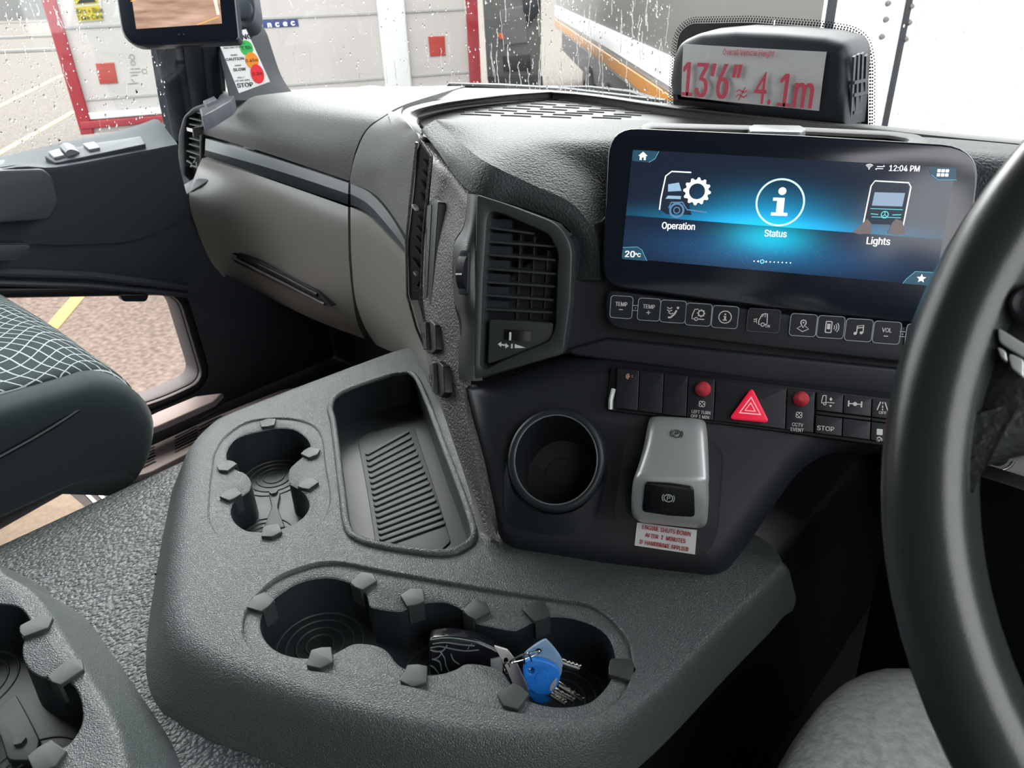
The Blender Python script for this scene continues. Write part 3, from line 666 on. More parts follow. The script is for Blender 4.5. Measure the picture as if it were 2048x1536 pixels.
m = MB(); m.prism(ZP(.43), [ZP(.43).uv(*p) for p in [(165, 1030), (190, 960), (420, 885), (560, 800), (640, 800), (640, 900), (500, 1000)]], .008, 0); tag(build('footwell_carpet', m, grain(mat('carpet', (.30, .26, .25), .95, spec=.1), 300, .004, 1, 'noise', colvar=.35), None), 'worn grey-brown footwell carpet between step plate and tunnel', 'carpet')
z4 = ZP(.446)
mt_ = thing('metal_edged_mat', z4.hit(175, 980), 'dark floor mat end with bright metal edge strips beside the carpet', 'mat')
m = MB(); m.prism(z4, [z4.uv(*p) for p in [(130, 978), (168, 955), (215, 992), (240, 1050), (180, 1080)]], 0, -.008); build('mat_sheet', m, mat('mat_grey', (.11, .11, .115), .6), mt_)
for q in ([(150, 965), (195, 1010), (220, 1050)], [(165, 957), (212, 1002), (240, 1050)]):
    m = MB(); m.ribbon(z4, [z4.uv(*p) for p in q], .006, .002); build('metal_strip', m, mat('strip_metal', (.6, .58, .56), .35, .8), mt_)
cb = grain(mat('cardboard', (.62, .52, .40), .7), 60, .002, .6, 'noise', colvar=.18)
m = MB(); z5 = ZP(.455); m.prism(z5, [z5.uv(*p) for p in [(-260, 1170), (0, 1058), (134, 982), (172, 1015), (200, 1080), (0, 1200), (-260, 1300)]], 0, -.01, bev=.002); tag(build('cardboard_sheet', m, cb, None), 'creased cream cardboard sheet lying on the floor behind the seat', 'cardboard')
# ================================================================== dashboard pads and glovebox
dash = thing('dashboard', (-.75, .85, .40), 'grey moulded dashboard with glovebox running under the windscreen', 'dashboard')
B = Y
m = MB()
G = [[Z(430, 175, 1.05), Z(545, 181, 1.055), Z(650, 176, 1.06), Z(760, 173.5, 1.062), Z(930, 172, 1.062)],
     [Z(440, 188, 1.058), Z(505, 192, 1.062), Z(610, 190, 1.068), Z(730, 195, 1.07), Z(815, 207, 1.072)],
     [Y(425, 215, .765), Y(462, 212, .765), Y(560, 216, .765), Y(660, 222, .77), Y(768, 232, .76)],
     [Y(410, 238, .735), Y(438, 237, .735), Y(540, 250, .735), Y(640, 266, .735), Y(731, 260, .735)],
     [Y(408, 252, .725), Y(424, 252, .725), Y(530, 276, .725), Y(620, 300, .725), Y(709, 308, .725)],
     [Y(406, 268, .728), Y(415, 271, .728), Y(520, 302, .728), Y(610, 332, .728), Y(698, 362, .728)]]
m.patch(G, 5, 4, .02); build('passenger_pad', m, M['pad'], dash, smooth=60)
G = [[Z(806, 214, 1.072), Z(803, 220, 1.074), Z(803, 230, 1.075)],
     [Y(770, 233, .757), Y(788, 236, .735), D(813, 245, .96)],
     [Y(733, 262, .731), Y(778, 262, .69), D(826, 260, .90)],
     [Y(711, 310, .721), Y(765, 318, .67), D(838, 284, .845)],
     [Y(701, 363, .722), Y(750, 382, .685), Y(800, 420, .62), ] ,
     [Y(701, 366, .724), Y(756, 398, .682), Y(802, 450, .615)]]
G[4] = [Y(701, 350, .722), Y(757, 368, .68), Y(832, 395, .575)]
G[5] = [Y(700, 366, .724), Y(756, 394, .682), Y(818, 480, .580)]
m = MB(); m.patch(G, 6, 5, .02); build('corner_pad', m, M['pad'], dash, smooth=60)
# trim strip: light facet and darker lower band, curving down to the slot vent
def strip(name, rows, mt, th=.015, nu=5):
    m = MB(); m.patch(rows, nu, 2, th); return build(name, m, mt, dash, smooth=50)
strip('trim_strip', [[Y(411, 277, .722), Y(520, 308, .722), Y(610, 337, .722), Y(697, 366, .722)], [Y(410, 300, .717), Y(520, 331, .717), Y(610, 359, .717), Y(696, 388, .717)]], M['strip'])
strip('trim_band', [[Y(410, 300, .719), Y(520, 331, .719), Y(610, 359, .719), Y(696, 388, .719)], [Y(408, 312, .728), Y(520, 350, .728), Y(610, 381, .728), Y(696, 409, .728)]], M['door'])
strip('trim_strip', [[Y(701, 367, .722), Y(740, 386, .694), Y(780, 430, .645), Y(816, 492, .582)], [Y(701, 388, .717), Y(736, 408, .690), Y(776, 452, .640), Y(816, 503, .580)]], M['strip'])
strip('trim_band', [[Y(701, 388, .719), Y(736, 408, .692), Y(776, 452, .642), Y(816, 503, .582)], [Y(701, 410, .728), Y(732, 424, .704), Y(772, 462, .655), Y(814, 512, .592)]], M['door'])
# glovebox lid
lid = None
G = [[Y(404, 317, .716), Y(500, 346, .716), Y(600, 380, .716), Y(696, 414, .716)],
     [Y(392, 345, .712), Y(500, 380, .706), Y(600, 415, .704), Y(696, 450, .704)],
     [X(378, 398, -1.450), Y(500, 450, .700), Y(600, 480, .697), Y(698, 520, .697)],
     [X(398, 470, -1.452), Y(500, 530, .705), Y(605, 580, .702), Y(706, 600, .702)],
     [X(425, 528, -1.455), Y(515, 575, .735), Y(620, 628, .732), Y(716, 650, .728)],
     [X(450, 552, -1.458), Y(525, 590, .79), Y(630, 640, .79), Y(730, 678, .78)]]
m = MB(); m.patch(G, 6, 5, .02); lid = build('glovebox_door', m, M['glove'], dash, smooth=60)
def bilid(px, py, h=0): return Y(px, py, .699-h)
yl = YP(.700)
m = MB(); hd = [yl.uv(*p) for p in [(446, 496), (456, 492), (520, 522), (640, 582), (668, 612), (655, 610), (560, 566), (452, 512)]]
m.prism(yl.off(.002), rnd(hd, .004), .003, -.01, bev=.001); h1_ = build('handle_recess', m, M['slot'], lid)
m = MB(); m.tube([yl.pt(yl.uv(462, 508), .007), yl.pt(yl.uv(560, 557), .0075), yl.pt(yl.uv(655, 606), .007)], .0022, 8); build('handle_bar', m, M['strip'], lid)
m = MB(); m.tube([yl.pt(yl.uv(470, 503), .006), yl.pt(yl.uv(560, 546), .0065), yl.pt(yl.uv(640, 588), .006)], .0032, 8); build('handle_bar', m, M['black'], lid)
# curved end cheek of the dashboard
G = [[Y(701, 414, .716), Y(736, 432, .690), Y(772, 468, .645), Y(815, 518, .580)],
     [Y(701, 450, .704), Y(740, 470, .680), Y(775, 500, .635), Y(818, 550, .572)],
     [Y(703, 520, .697), Y(745, 545, .670), Y(785, 570, .625), Y(826, 610, .560)],
     [Y(711, 600, .702), Y(755, 625, .665), Y(795, 645, .615), Y(845, 672, .540)],
     [Y(730, 655, .728), Y(768, 672, .675), Y(805, 690, .615), Y(862, 740, .510)],
     [Y(752, 690, .78), Y(775, 700, .70), Y(812, 715, .63), Y(872, 780, .495)]]
m = MB(); m.patch(G, 6, 5, .015); build('end_cheek', m, M['glove'], dash, smooth=60)
# sliver of the cheek that runs down behind the tray
G = [[D(822, 600, .765), D(836, 600, .765)], [D(845, 680, .745), D(858, 690, .74)], [D(868, 770, .725), D(885, 790, .715)], [D(905, 880, .70), D(922, 900, .69)], [D(935, 970, .68), D(952, 990, .67)], [D(958, 1060, .655), D(985, 1080, .645)]]
m = MB(); m.patch(G, 3, 5, .012); build('cheek_edge', m, M['glove'], dash, smooth=60)
# dashboard carcass behind the skins, up to the windscreen
m = MB(); m.bx((-1.45, .80, .97), (.55, 1.12, 1.045)); m.bx((-.98, .76, .80), (.55, .925, 1.04)); build('dash_carcass', m, M['dark'], dash)
# upper deck ridge and ribbed mat between pad and windscreen
zk = ZP(1.060)
G = [[Z(760, 174, 1.058), Z(1100, 180, 1.06), Z(1340, 208, 1.06), Z(1700, 245, 1.06), Z(2100, 284, 1.06), Z(2300, 295, 1.06)],
     [Z(790, 182, 1.060), Z(1100, 184, 1.066), Z(1340, 213, 1.066), Z(1700, 250, 1.066), Z(2100, 290, 1.066), Z(2300, 303, 1.066)],
     [Z(800, 205, 1.060), Z(1100, 188, 1.060), Z(1340, 219, 1.060), Z(1700, 262, 1.06), Z(2100, 300, 1.06), Z(2300, 318, 1.06)]]
m = MB(); m.patch(G, 5, 3, .03, (0, 0, -1)); build('screen_ledge', m, M['fine'], dash, smooth=60)
m = MB(); zt = ZP(1.052); mo = [zt.uv(*p) for p in [(838, 246), (840, 232), (900, 215), (1030, 194), (1105, 187), (1330, 218), (1560, 248), (1700, 262), (1500, 330), (900, 300)]]
m.prism(zt, rnd(mo, .012), 0, -.02, bev=.002)
def inq(i, j):
    return (905+i*58+j*6.0, 0)
for r_ in range(9):
    y = 194+r_*5.0
    for c_ in range(9):
        x0 = 1088-r_*30+c_*(64+r_*2)-(0 if r_ < 1 else 6); x1 = x0+44+r_*2
        yy0 = y+(x0-1088)*.030+(max(0, x0-1110))*.05; 
        if x1 > 1330-0*r_ or x0 < 858 or x0 < 1105-(y-186)*6.2 or yy0 < 190+max(0, x0-1105)*.135: continue
        if yy0 > 237: continue
        a, b_ = zt.uv(x0, yy0), zt.uv(x1, yy0+2.4); mid = zt.uv((x0+x1)/2, yy0+.9)
        m.ribbon(zt, [a, mid, b_], .0030, .0018)
build('ribbed_mat', m, M['fine'], dash)
G = [[D(838, 276, .862), D(812, 247, .96), Z(803, 232, 1.077), Z(820, 214, 1.075), Z(900, 197, 1.071), Z(1010, 186.5, 1.068), Z(1105, 181, 1.066)], [D(842, 268, .864), D(822, 246, .95), Z(818, 231, 1.076), Z(836, 218, 1.075), Z(905, 203, 1.071), Z(1012, 191, 1.067), Z(1105, 184.5, 1.065)], [D(846, 262, .870), D(834, 246, .945), Z(836, 235, 1.062), Z(852, 222, 1.060), Z(908, 210, 1.058), Z(1014, 195, 1.056), Z(1105, 188, 1.054)]]
m = MB(); m.patch(G, 5, 4, .012, (0, 0, -1)); build('mat_rim', m, M['fine'], dash, smooth=60)

# ================================================================== corner air vents
sv = thing('side_air_vent', (-1.45, .72, .95), 'tall narrow air vent with thin pale slats beside the passenger door', 'air vent')
def sP(x, y, h=0): return D(x, y, 1.53-h)
vo = [(370, 232), (390, 213), (440, 197), (462, 200), (440, 216), (418, 240), (410, 275), (408, 320), (410, 358), (385, 385), (368, 388), (360, 340), (360, 270)]
vp = Plane(Y(388, 300, .722), (.93, .30, 0), (0, 0, 1))
m = MB(); m.prism(vp, rnd([vp.uv(*p) for p in vo], .01), .006, -.04, [rnd([vp.uv(*p) for p in [(378, 235), (400, 222), (411, 232), (402, 255), (402, 345), (386, 362), (374, 350), (373, 270)]], .004)], bev=.004); build('vent_frame', m, M['dark'], sv)
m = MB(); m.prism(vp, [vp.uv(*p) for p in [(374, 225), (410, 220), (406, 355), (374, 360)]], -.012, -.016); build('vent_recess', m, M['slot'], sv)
for i, (x0, y0, x1, y1) in enumerate([(383, 221, 412, 229), (380, 236, 410, 243), (380, 248, 409, 255), (380, 276, 408, 283), (379, 288, 407, 296), (374, 301, 404, 311)]):
    m = MB(); a, b_ = vp.uv(x0, y0), vp.uv(x1, y1); m.ribbon(vp, [a, b_], .0022, .012, b=-.010); build('slat', m, M['strip'], sv)
m = MB(); m.ribbon(vp, [vp.uv(378, 257), vp.uv(397, 262)], .007, .006, b=.0); build('slider', m, M['chrome'], sv)
m = MB()
for P in ([(378, 320), (388, 326), (386, 333)], [(384, 312), (396, 316), (392, 324)], [(388, 330), (402, 334)], [(397, 322), (400, 338)]): m.ribbon(vp, [vp.uv(*p) for p in P], .003, .003, b=.004)
build('vent_clip', m, M['strip'], sv)
m = MB(); tp = ZP(1.068); m.prism(tp, rnd([tp.uv(*p) for p in [(400, 222), (455, 196), (470, 196), (462, 206), (424, 228), (405, 236)]], .004), .004, -.02, bev=.002); m.prism(tp, rnd([tp.uv(*p) for p in [(408, 214), (430, 204), (436, 210), (416, 220)]], .003), .010, .003, bev=.001); build('vent_cap', m, M['door'], sv)

# slot vent between dashboard and console
ld = D(840, 480, .80)
lv = thing('slot_air_vent', ld, 'long dark vertical slot vent with pale fins beside the centre console', 'air vent')
lp = Plane(D(842, 480, .79), (SU.x*.9, SU.y*.9-.45, 0), (.02, .02, 1))
m = MB(); m.prism(lp, rnd([lp.uv(*p) for p in [(842, 282), (862, 312), (858, 360), (848, 470), (842, 600), (852, 692), (836, 650), (818, 590), (816, 480), (828, 380), (834, 300)]], .003), .0, -.003, bev=.0005); build('vent_channel', m, M['slot'], lv)
m = MB()
for P in ([(835, 284), (824, 385), (814, 480), (816, 590), (834, 655), (851, 695)],): m.tube([lp.pt(lp.uv(*p), .001) for p in P], .0016, 8)
m.tube([lp.pt(lp.uv(*p), .001) for p in [(842, 281), (863, 312), (858, 365), (848, 470), (843, 600), (854, 700)]], .0014, 8); build('vent_rim', m, M['side'], lv)
for i, (x0, y0, x1, y1) in enumerate([(848, 318, 857, 330), (846, 340, 855, 353), (843, 360, 852, 377), (842, 385, 849, 400), (838, 430, 846, 444), (836, 451, 845, 463), (834, 471, 844, 484), (832, 492, 843, 506), (827, 515, 842, 535)]):
    m = MB(); m.ribbon(lp, [lp.uv(x0, y0), lp.uv((x0+x1)/2, (y0+y1)/2-1), lp.uv(x1, y1)], .0011, .003, b=.0); build('fin', m, M['rubber'], lv)
for (cx, cy, w, h) in ((834, 414, 12, 12), (836, 546, 9, 10)):
    m = MB(); c = lp.uv(cx, cy); k = lp.sc(cx, cy); m.prism(lp, rnd([Vector((c.x+a*w*k, c.y+b_*h*k)) for a, b_ in ((-.5, .5), (.4, .1), (.5, -.5), (-.4, -.1))], .001), .005, 0, bev=.0012); build('slider', m, M['satin'], lv)
m = MB()
for P in ([(831, 560), (839, 563), (834, 572)], [(836, 572), (842, 575)], [(834, 580), (841, 582)]): m.ribbon(lp, [lp.uv(*p) for p in P], .0012, .002)
build('vent_clip', m, M['rubber'], lv)

# ================================================================== centre console (body, side panel, leather pad)
con = thing('centre_console', (-.3, .55, TUN), 'dark centre console with a leather-grained hood wrapped round the touchscreen', 'console')
# side panel
G = [[D(848, 274, .875), D(898, 318, .79), D(940, 368, .70)],
     [D(863, 320, .785), D(900, 350, .735), D(934, 400, .672)],
     [D(860, 360, .783), D(897, 400, .73), D(928, 450, .672)],
     [D(850, 470, .78), D(878, 500, .73), D(906, 495, .685)],
     [D(846, 600, .765), D(875, 610, .725), D(908, 600, .685)],
     [D(858, 700, .74), D(885, 690, .715), D(920, 660, .68)],
     [D(878, 790, .715), D(900, 785, .70), D(924, 765, .685)],
     [D(915, 900, .69), D(928, 900, .682), D(946, 895, LP.sc(946, 895)*F+.004)],
     [D(948, 990, .667), D(960, 1000, .66), D(968, 1000, LP.sc(968, 1000)*F+.004)],
     [D(972, 1065, .648), D(982, 1075, .645), D(1000, 1085, LP.sc(1000, 1085)*F+.006)]]
m = MB(); m.patch(G, 5, 4, .01); build('side_panel', m, M['side'], con, smooth=60)
# leather hood: left facet, top, front facet
R0 = [D(870, 240, .87), D(905, 270, .80), D(962, 318, .672), D(1055, 365, .655), D(1150, 412, .643), D(1196, 490, .640), D(1196, 560, .640)]
G = [[D(842, 262, .865), D(868, 292, .80), D(936, 379, .672), D(1030, 410, .659), D(1120, 444, .650), D(1152, 490, .652), D(1150, 560, .655)],
     [D(846, 256, .862), D(880, 286, .795), D(945, 350, .668), D(1040, 388, .653), D(1136, 428, .643), D(1174, 490, .643), D(1170, 560, .648)],
     R0]
m = MB(); m.patch(G, 6, 4, .012); build('hood_facet', m, M['leather'], con, smooth=60)
G = [R0,
     [D(884, 238.6, .864), D(935, 254, .80), D(1000, 290, .70), D(1085, 335, .672), D(1170, 388, .655), D(1207, 475, .648), D(1208, 560, .648)],
     [D(960, 238.6, .85), D(1010, 247, .80), D(1060, 275, .72), D(1120, 306, .69), D(1185, 358, .672), D(1222, 450, .665), D(1225, 560, .665)],
     [D(1120, 238.8, .82), D(1135, 248, .77), D(1155, 268, .72), D(1185, 288, .69), D(1215, 332, .678), D(1250, 400, .675), D(1250, 560, .675)],
     [D(1300, 241, .79), D(1300, 250, .75), D(1305, 262, .71), D(1312, 276, .69), D(1320, 300, .68), D(1330, 380, .675), D(1330, 560, .675)]]
m = MB(); m.patch(G, 5, 5, .012); build('hood_top', m, M['leather'], con, smooth=60)
G = [[D(1640, 262, .72), D(1860, 275, .68), D(2060, 292, .66), D(2400, 330, .64)],
     [D(1640, 275, .66), D(1860, 290, .625), D(2060, 306, .60), D(2400, 345, .58)],
     [D(1640, 300, .625), D(1860, 315, .59), D(2060, 330, .565), D(2400, 380, .54)],
     [D(1640, 420, .615), D(1860, 430, .585), D(2060, 440, .56), D(2400, 480, .53)],
     [D(1640, 560, .615), D(1860, 570, .585), D(2060, 580, .56), D(2400, 600, .53)]]
m = MB(); m.patch(G, 5, 5, .012); build('hood_right', m, M['leather'], con, smooth=60)
# body slab behind the screen
m = MB(); m.prism(DP.off(-.022), [DP.uv(*p) for p in [(1140, 470), (1200, 440), (1300, 330), (1900, 360), (2150, 420), (2150, 800), (1215, 700), (1120, 712), (940, 765), (930, 700), (940, 600)]], .016, -.03, bev=.003); build('console_face', m, M['console'], con)
# fascia under the key strip, then the lower console face
m = MB(); fo = [(1130, 700), (1215, 676), (1500, 706), (1850, 742), (2150, 775), (2150, 830), (1850, 800), (1500, 760), (1225, 722), (1150, 712)]
m.prism(DP, [DP.uv(*p) for p in fo], .001, -.02, bev=.003); build('fascia_ledge', m, M['console'], con)
LO = [(919, 767), (1000, 747), (1130, 706), (1215, 696), (1500, 728), (1800, 764), (2110, 800), (2110, 905), (1800, 892), (1700, 895), (1640, 912), (1595, 950), (1500, 1090), (1462, 1140), (1428, 1162), (1200, 1138), (1015, 1104), (990, 1078), (962, 980), (940, 880)]
CUP = (1111, 918)
m = MB()
cl = LP.off(0); cuv = LP.uv(1111, 925); kk = LP.sc(1111, 925); chol = [Vector((cuv.x+.0365*math.cos(a), cuv.y+.040*math.sin(a))) for a in [i*math.pi/18 for i in range(36)]]
lo = [LP.uv(*p) for p in LO]; lo = rnd(lo, [0, 0, 0, 0, 0, 0, 0, 0, .01, .015, .02, .02, .015, .012, .02, 0, .02, .01, 0, 0])
m.prism(LP, lo, 0, -.0215, [chol], prof=[(-.024, 0), (-.017, -.0015), (-.010, -.005), (-.004, -.011), (0, -.018), (0, -.0215)], hbev=.001, holeback=True); build('lower_face', m, M['console'], con, smooth=50)
m = MB(); m.prism(LP.off(-.05), [LP.uv(*p) for p in [(1000, 790), (1500, 770), (2100, 825), (2100, 880), (1600, 900), (1440, 1000), (1090, 960), (1015, 880)]], .012, -.04, [offset(ccw(chol), .004)]); build('console_core', m, M['black'], con)
m = MB(); zc = ZP(TUN+.03); q = Plane(LP.pt(LP.uv(1255, 1165), -.02), SU, (0, 0, 1))
m.prism(q, rnd([q.uv(*p) for p in [(1215, 1160), (1290, 1168), (1276, 1190), (1250, 1198), (1228, 1186)]], .003), .004, -.01, bev=.002); build('pull_tab', m, M['traysmooth'], con)
# brake plate outline on the console
m = MB(); bp = [LP.uv(*p) for p in [(1262, 858), (1300, 853), (1420, 875), (1448, 905), (1436, 1060), (1420, 1100), (1390, 1110), (1262, 1085), (1232, 1060), (1230, 1020), (1250, 890)]]
bpr = rnd(bp, .008); m.ribbon(LP, bpr, .0009, .0006, True); m.prism(LP, bpr, .0003, -.001); build('brake_plate', m, M['console'], con)

# ================================================================== centre air vent
cv = thing('centre_air_vent', DP.hit(1040, 560), 'dark grey five-sided console air vent with horizontal slats and two thumbwheels', 'air vent')
VP = DP.off(.006)
fr = [(958, 390), (1020, 410), (1118, 447), (1148, 490), (1144, 600), (1130, 706), (950, 757)]
op = [(985, 425), (1010, 430), (1100, 470), (1118, 505), (1112, 655), (1100, 680), (1010, 718), (975, 735), (966, 730), (972, 560), (980, 440)]
m = MB(); m.prism(VP, rnd([VP.uv(*p) for p in fr], [.003, 0, .014, .012, 0, .004, .002]), .008, -.04, [rnd([VP.uv(*p) for p in op], .004)], bev=.0015, hbev=.004); frm = build('vent_frame', m, M['vent'], cv)
m = MB(); inb = rnd([VP.uv(*p) for p in [(980, 638), (1108, 645), (1104, 680), (1012, 716), (976, 728)]], .003); m.prism(VP, inb, .002, -.02, bev=.001); build('vent_apron', m, M['vent'], cv)
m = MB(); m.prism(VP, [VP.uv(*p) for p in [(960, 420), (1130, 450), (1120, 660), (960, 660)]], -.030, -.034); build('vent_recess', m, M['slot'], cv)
for i, (x0, y0, x1, y1) in enumerate([(978, 453, 1068, 465), (977, 481, 1113, 491), (976, 507, 1112, 518), (973, 535, 1112, 546), (972, 562, 1110, 571), (971, 588, 1107, 598), (970, 616, 1105, 623)]):
    m = MB(); a, b_ = VP.uv(x0, y0), VP.uv(x1, y1); c = (a+b_)/2; d = (b_-a)/2
    m.box(VP.pt(c, -.006), VP.U*d.x+VP.V*d.y, VP.V*.0009, VP.N*.006-VP.V*.001); build('slat', m, M['vent'], cv)
    if i < 7:
        m = MB(); a = VP.uv(x0+1, y0-7); m.box(VP.pt(a+Vector((.0095, 0)), -.007), VP.U*.0098, VP.V*.0036, VP.N*.003); build('slat_end', m, M['traysmooth'], cv)
for x, ya, yb in ((1038, 468, 640), (1066, 472, 640), (1093, 500, 640)):
    m = MB(); m.ribbon(VP, [VP.uv(x, ya), VP.uv(x-9, yb)], .0010, .010, b=-.018); build('vane', m, M['vent'], cv)
def thumb(pl, cx, cy, w, h, name='thumbwheel', vert=False):
    m = MB(); c = pl.uv(cx, cy); k = pl.sc(cx, cy); w, h = w*k, h*k
    m.prism(pl, rnd([Vector((c.x+a*w/2*1.25, c.y+b_*h/2*1.35)) for a, b_ in ((-1, -1), (1, -1), (1, 1), (-1, 1))], .004), .0012, -.002, bev=.0005); build('wheel_well', m, M['traysmooth'], cv)
    m = MB(); L_, S_ = (h, w) if vert else (w, h); R_ = L_*.55
    nn = 40
    for i in range(nn):
        a0 = math.pi*(i/nn); a1 = math.pi*((i+.62)/nn)
        pass
    rings = []
    for i in range(25):
        a = math.pi*i/24; ct, sn_ = math.cos(a)*L_/2, math.sin(a)*.006
        u, v = ((0, ct) if vert else (ct, 0)); du, dv = ((S_/2, 0) if vert else (0, S_/2))
        rings.append([pl.pt((c.x+u-du, c.y+v-dv), sn_), pl.pt((c.x+u+du, c.y+v+dv), sn_), pl.pt((c.x+u+du, c.y+v+dv), -.001), pl.pt((c.x+u-du, c.y+v-dv), -.001)])
    m.loops(rings, True, True, True); t = build(name, m, M['black'], cv, smooth=50)
    return t
t = thumb(VP, 1037, 670, 62, 20); ic = Ico(VP, 1024, 670, lift=.0064, h=.0006); ic.line([(0, -7), (0, 9)], 4); ic.build('wheel_mark', M['white'], t)
ic = Ico(VP, 1024, 691, lift=.0022, h=.0004); ic.line([(-22, -1), (-10, 0)], 3.2); ic.poly([(-28, -1.5), (-21, -6.5), (-21, 4)]); ic.poly([(-5, 1), (-12, -4.5), (-12, 6)]); ic.line([(1, -4), (1, 5)], 3); ic.poly([(7, -4), (30, 2), (7, 4)]); ic.build('vent_symbol', M['white'], cv)
# side flank with its own thumbwheel
fp = Plane(DP.pt(DP.uv(935, 560), .010), (SU.x, SU.y-.45, 0), (.0, .0, 1)); fp = Plane(fp.o, fp.U, DP.V)
G = [[D(934, 388, .668), D(945, 388, .655), D(958, 391, .648)], [D(929, 450, .670), D(941, 450, .655), D(956, 452, .650)], [D(907, 492, .682), D(932, 500, .655), D(954, 505, .653)],
     [D(906, 550, .684), D(930, 550, .655), D(952, 555, .655)], [D(908, 600, .684), D(930, 602, .66), D(951, 607, .658)], [D(919, 640, .682), D(934, 645, .668), D(950, 648, .661)], [D(917, 700, .685), D(932, 703, .673), D(948, 706, .665)], [D(918, 758, .688), D(932, 760, .678), D(946, 762, .668)]]
m = MB(); m.patch(G, 4, 5, .01); build('vent_flank', m, M['vent'], cv, smooth=60)
fpl = Plane(D(929, 550, .6535), (D(950, 550, .653)-D(908, 550, .668)), (D(930, 500, .653)-D(931, 600, .656)))
if fpl.N.dot(FW) > 0: fpl = Plane(fpl.o, -fpl.U, fpl.V)
t = thumb(fpl, 928, 545, 20, 66, vert=True); ic = Ico(fpl, 927, 549, lift=.0064, h=.0006); ic.line([(-7, 0), (8, 0)], 3.5); ic.build('wheel_mark', M['white'], t)
ic = Ico(fpl, 930, 485, lift=.0012, h=.0006)
for k in range(4): ic.line([(-6+1.5*k, -8+5.6*k), (7, -8+4.2*k)], 1.8)
ic.build('vent_symbol', M['white'], cv)

# ================================================================== card reader and two rockers on the console side
sp1 = Plane(D(870, 510, .748), (D(895, 510, .71)-D(855, 500, .77)), (D(868, 410, .755)-D(868, 610, .745)))
if sp1.N.dot(FW) > 0: sp1 = Plane(sp1.o, -sp1.U, sp1.V)
cr1 = thing('card_slot_module', sp1.hit(870, 505), 'tall narrow black card slot module on the side of the console', 'card slot')
m = MB(); m.prism(sp1, rnd([sp1.uv(*p) for p in [(860, 404), (880, 401), (884, 405), (870, 612), (864, 614), (854, 602)]], .002), .004, -.004, bev=.0012); build('module_body', m, M['traysmooth'], cr1)
m = MB(); m.prism(sp1, rnd([sp1.uv(*p) for p in [(863, 412), (872, 411), (862, 597), (857, 597)]], .001), .0048, .004, bev=.0004); build('module_face', m, M['console'], cr1)
m = MB()
for P in ([(863, 458), (862, 482)], [(859, 538), (858, 556)], [(861, 493), (864, 493)], [(861, 500), (864, 501)], [(857, 568), (860, 574)], [(857, 580), (857, 590)]): m.ribbon(sp1, [sp1.uv(*p) for p in P], .0008, .0003, b=.0049)
build('module_marks', m, M['rubber'], cr1)
m = MB(); m.ribbon(sp1, [sp1.uv(854, 596), sp1.uv(862, 601)], .0016, .0008, b=.004); build('module_lip', m, M['chrome'], cr1)
for k, (q, d, lab) in enumerate((([(852, 645), (864, 640), (874, 650), (876, 700), (868, 708), (856, 705)], .728, 'black rocker switch on the console side just below the card slot'), ([(868, 728), (880, 722), (890, 732), (893, 786), (886, 796), (874, 788)], .708, 'lower black rocker switch on the console side near the tray'))):
    cx, cy = q[0][0]+14, q[0][1]+30
    s2 = Plane(D(cx, cy, d), sp1.U, sp1.V); rk = thing('rocker_switch', s2.o, lab, 'switch', 'rocker switches on the console side')
    m = MB(); m.prism(s2, rnd([s2.uv(*p) for p in q], .002), .002, -.006, bev=.001); build('switch_frame', m, M['black'], rk)
    m = MB(); m.prism(s2, rnd([s2.uv(*p) for p in [(q[0][0]+1, q[0][1]+3), (q[1][0]-2, q[1][1]+4), (q[1][0]+1, q[4][1]-8), (q[5][0]+2, q[5][1]-5)]], .001), .006, .002, bev=.001); kc = build('switch_key', m, M['traysmooth'], rk)
    m = MB(); m.ribbon(s2, [s2.uv(cx-11, cy-8), s2.uv(cx-10, cy+2)], .0014, .0004, b=.0061); m.ribbon(s2, [s2.uv(cx-7, cy-8), s2.uv(cx-6, cy+2)], .0010, .0004, b=.0061); m.ribbon(s2, [s2.uv(cx-9, cy+8), s2.uv(cx-8, cy+14)], .0010, .0004, b=.0061); build('key_mark', m, M['rubber'], kc)

# ================================================================== touchscreen
scr = thing('touchscreen_display', DP.hit(1560, 590), 'large console touchscreen with blue menu showing Operation, Status and Lights', 'touchscreen')
SO = [(1218, 254), (1600, 270), (1965, 292), (1945, 470), (1925, 655), (1560, 618), (1203, 572)]
TP = DP.off(.010)
so2 = [TP.uv(*p) for p in SO]
m = MB(); m.prism(TP, rnd(so2, [.024, 0, .028, 0, .02, 0, .02], 7), .0, -.012, bev=.0022); build('screen_housing', m, M['screenglass'], scr)
m = MB(); ro = rnd(so2, [.024, 0, .028, 0, .02, 0, .02], 7); m.ribbon(TP, offset(ccw(ro), -.0012), .0008, .0006, True, b=-.0012); build('screen_edge', m, mat('edge_bronze', (.14, .12, .11), .3, .6), scr)
# picture: gradient of blue light, drawn by the panel itself
SC = [(1265, 299), (1911, 336), (1869, 572), (1243, 516)]
q = [TP.uv(*p) for p in SC]; ctr = (q[0]+q[2])/2; W_ = (q[1]-q[0]).length; H_ = (q[0]-q[3]).length
pic = mat('menu_picture', (0, 0, 0), .15, spec=.5, emis=(0, 0, 0), es=.5); N, L, b = nodes(pic); nt_ = pic.node_tree
uvn = N.new('ShaderNodeUVMap'); sxyz = N.new('ShaderNodeSeparateXYZ'); L.new(uvn.outputs[0], sxyz.inputs[0]); gu, gv = sxyz.outputs[0], sxyz.outputs[1]   # 0..1 across, 0..1 up
def gau(u, c, w): t = mathn(nt_, 'DIVIDE', mathn(nt_, 'SUBTRACT', u, c), w); return mathn(nt_, 'EXPONENT', mathn(nt_, 'MULTIPLY', mathn(nt_, 'MULTIPLY', t, t), -1))
def mul(a, b_): return mathn(nt_, 'MULTIPLY', a, b_)
HZ = .40
up = mathn(nt_, 'GREATER_THAN', gv, HZ); dn = mathn(nt_, 'SUBTRACT', 1, up)
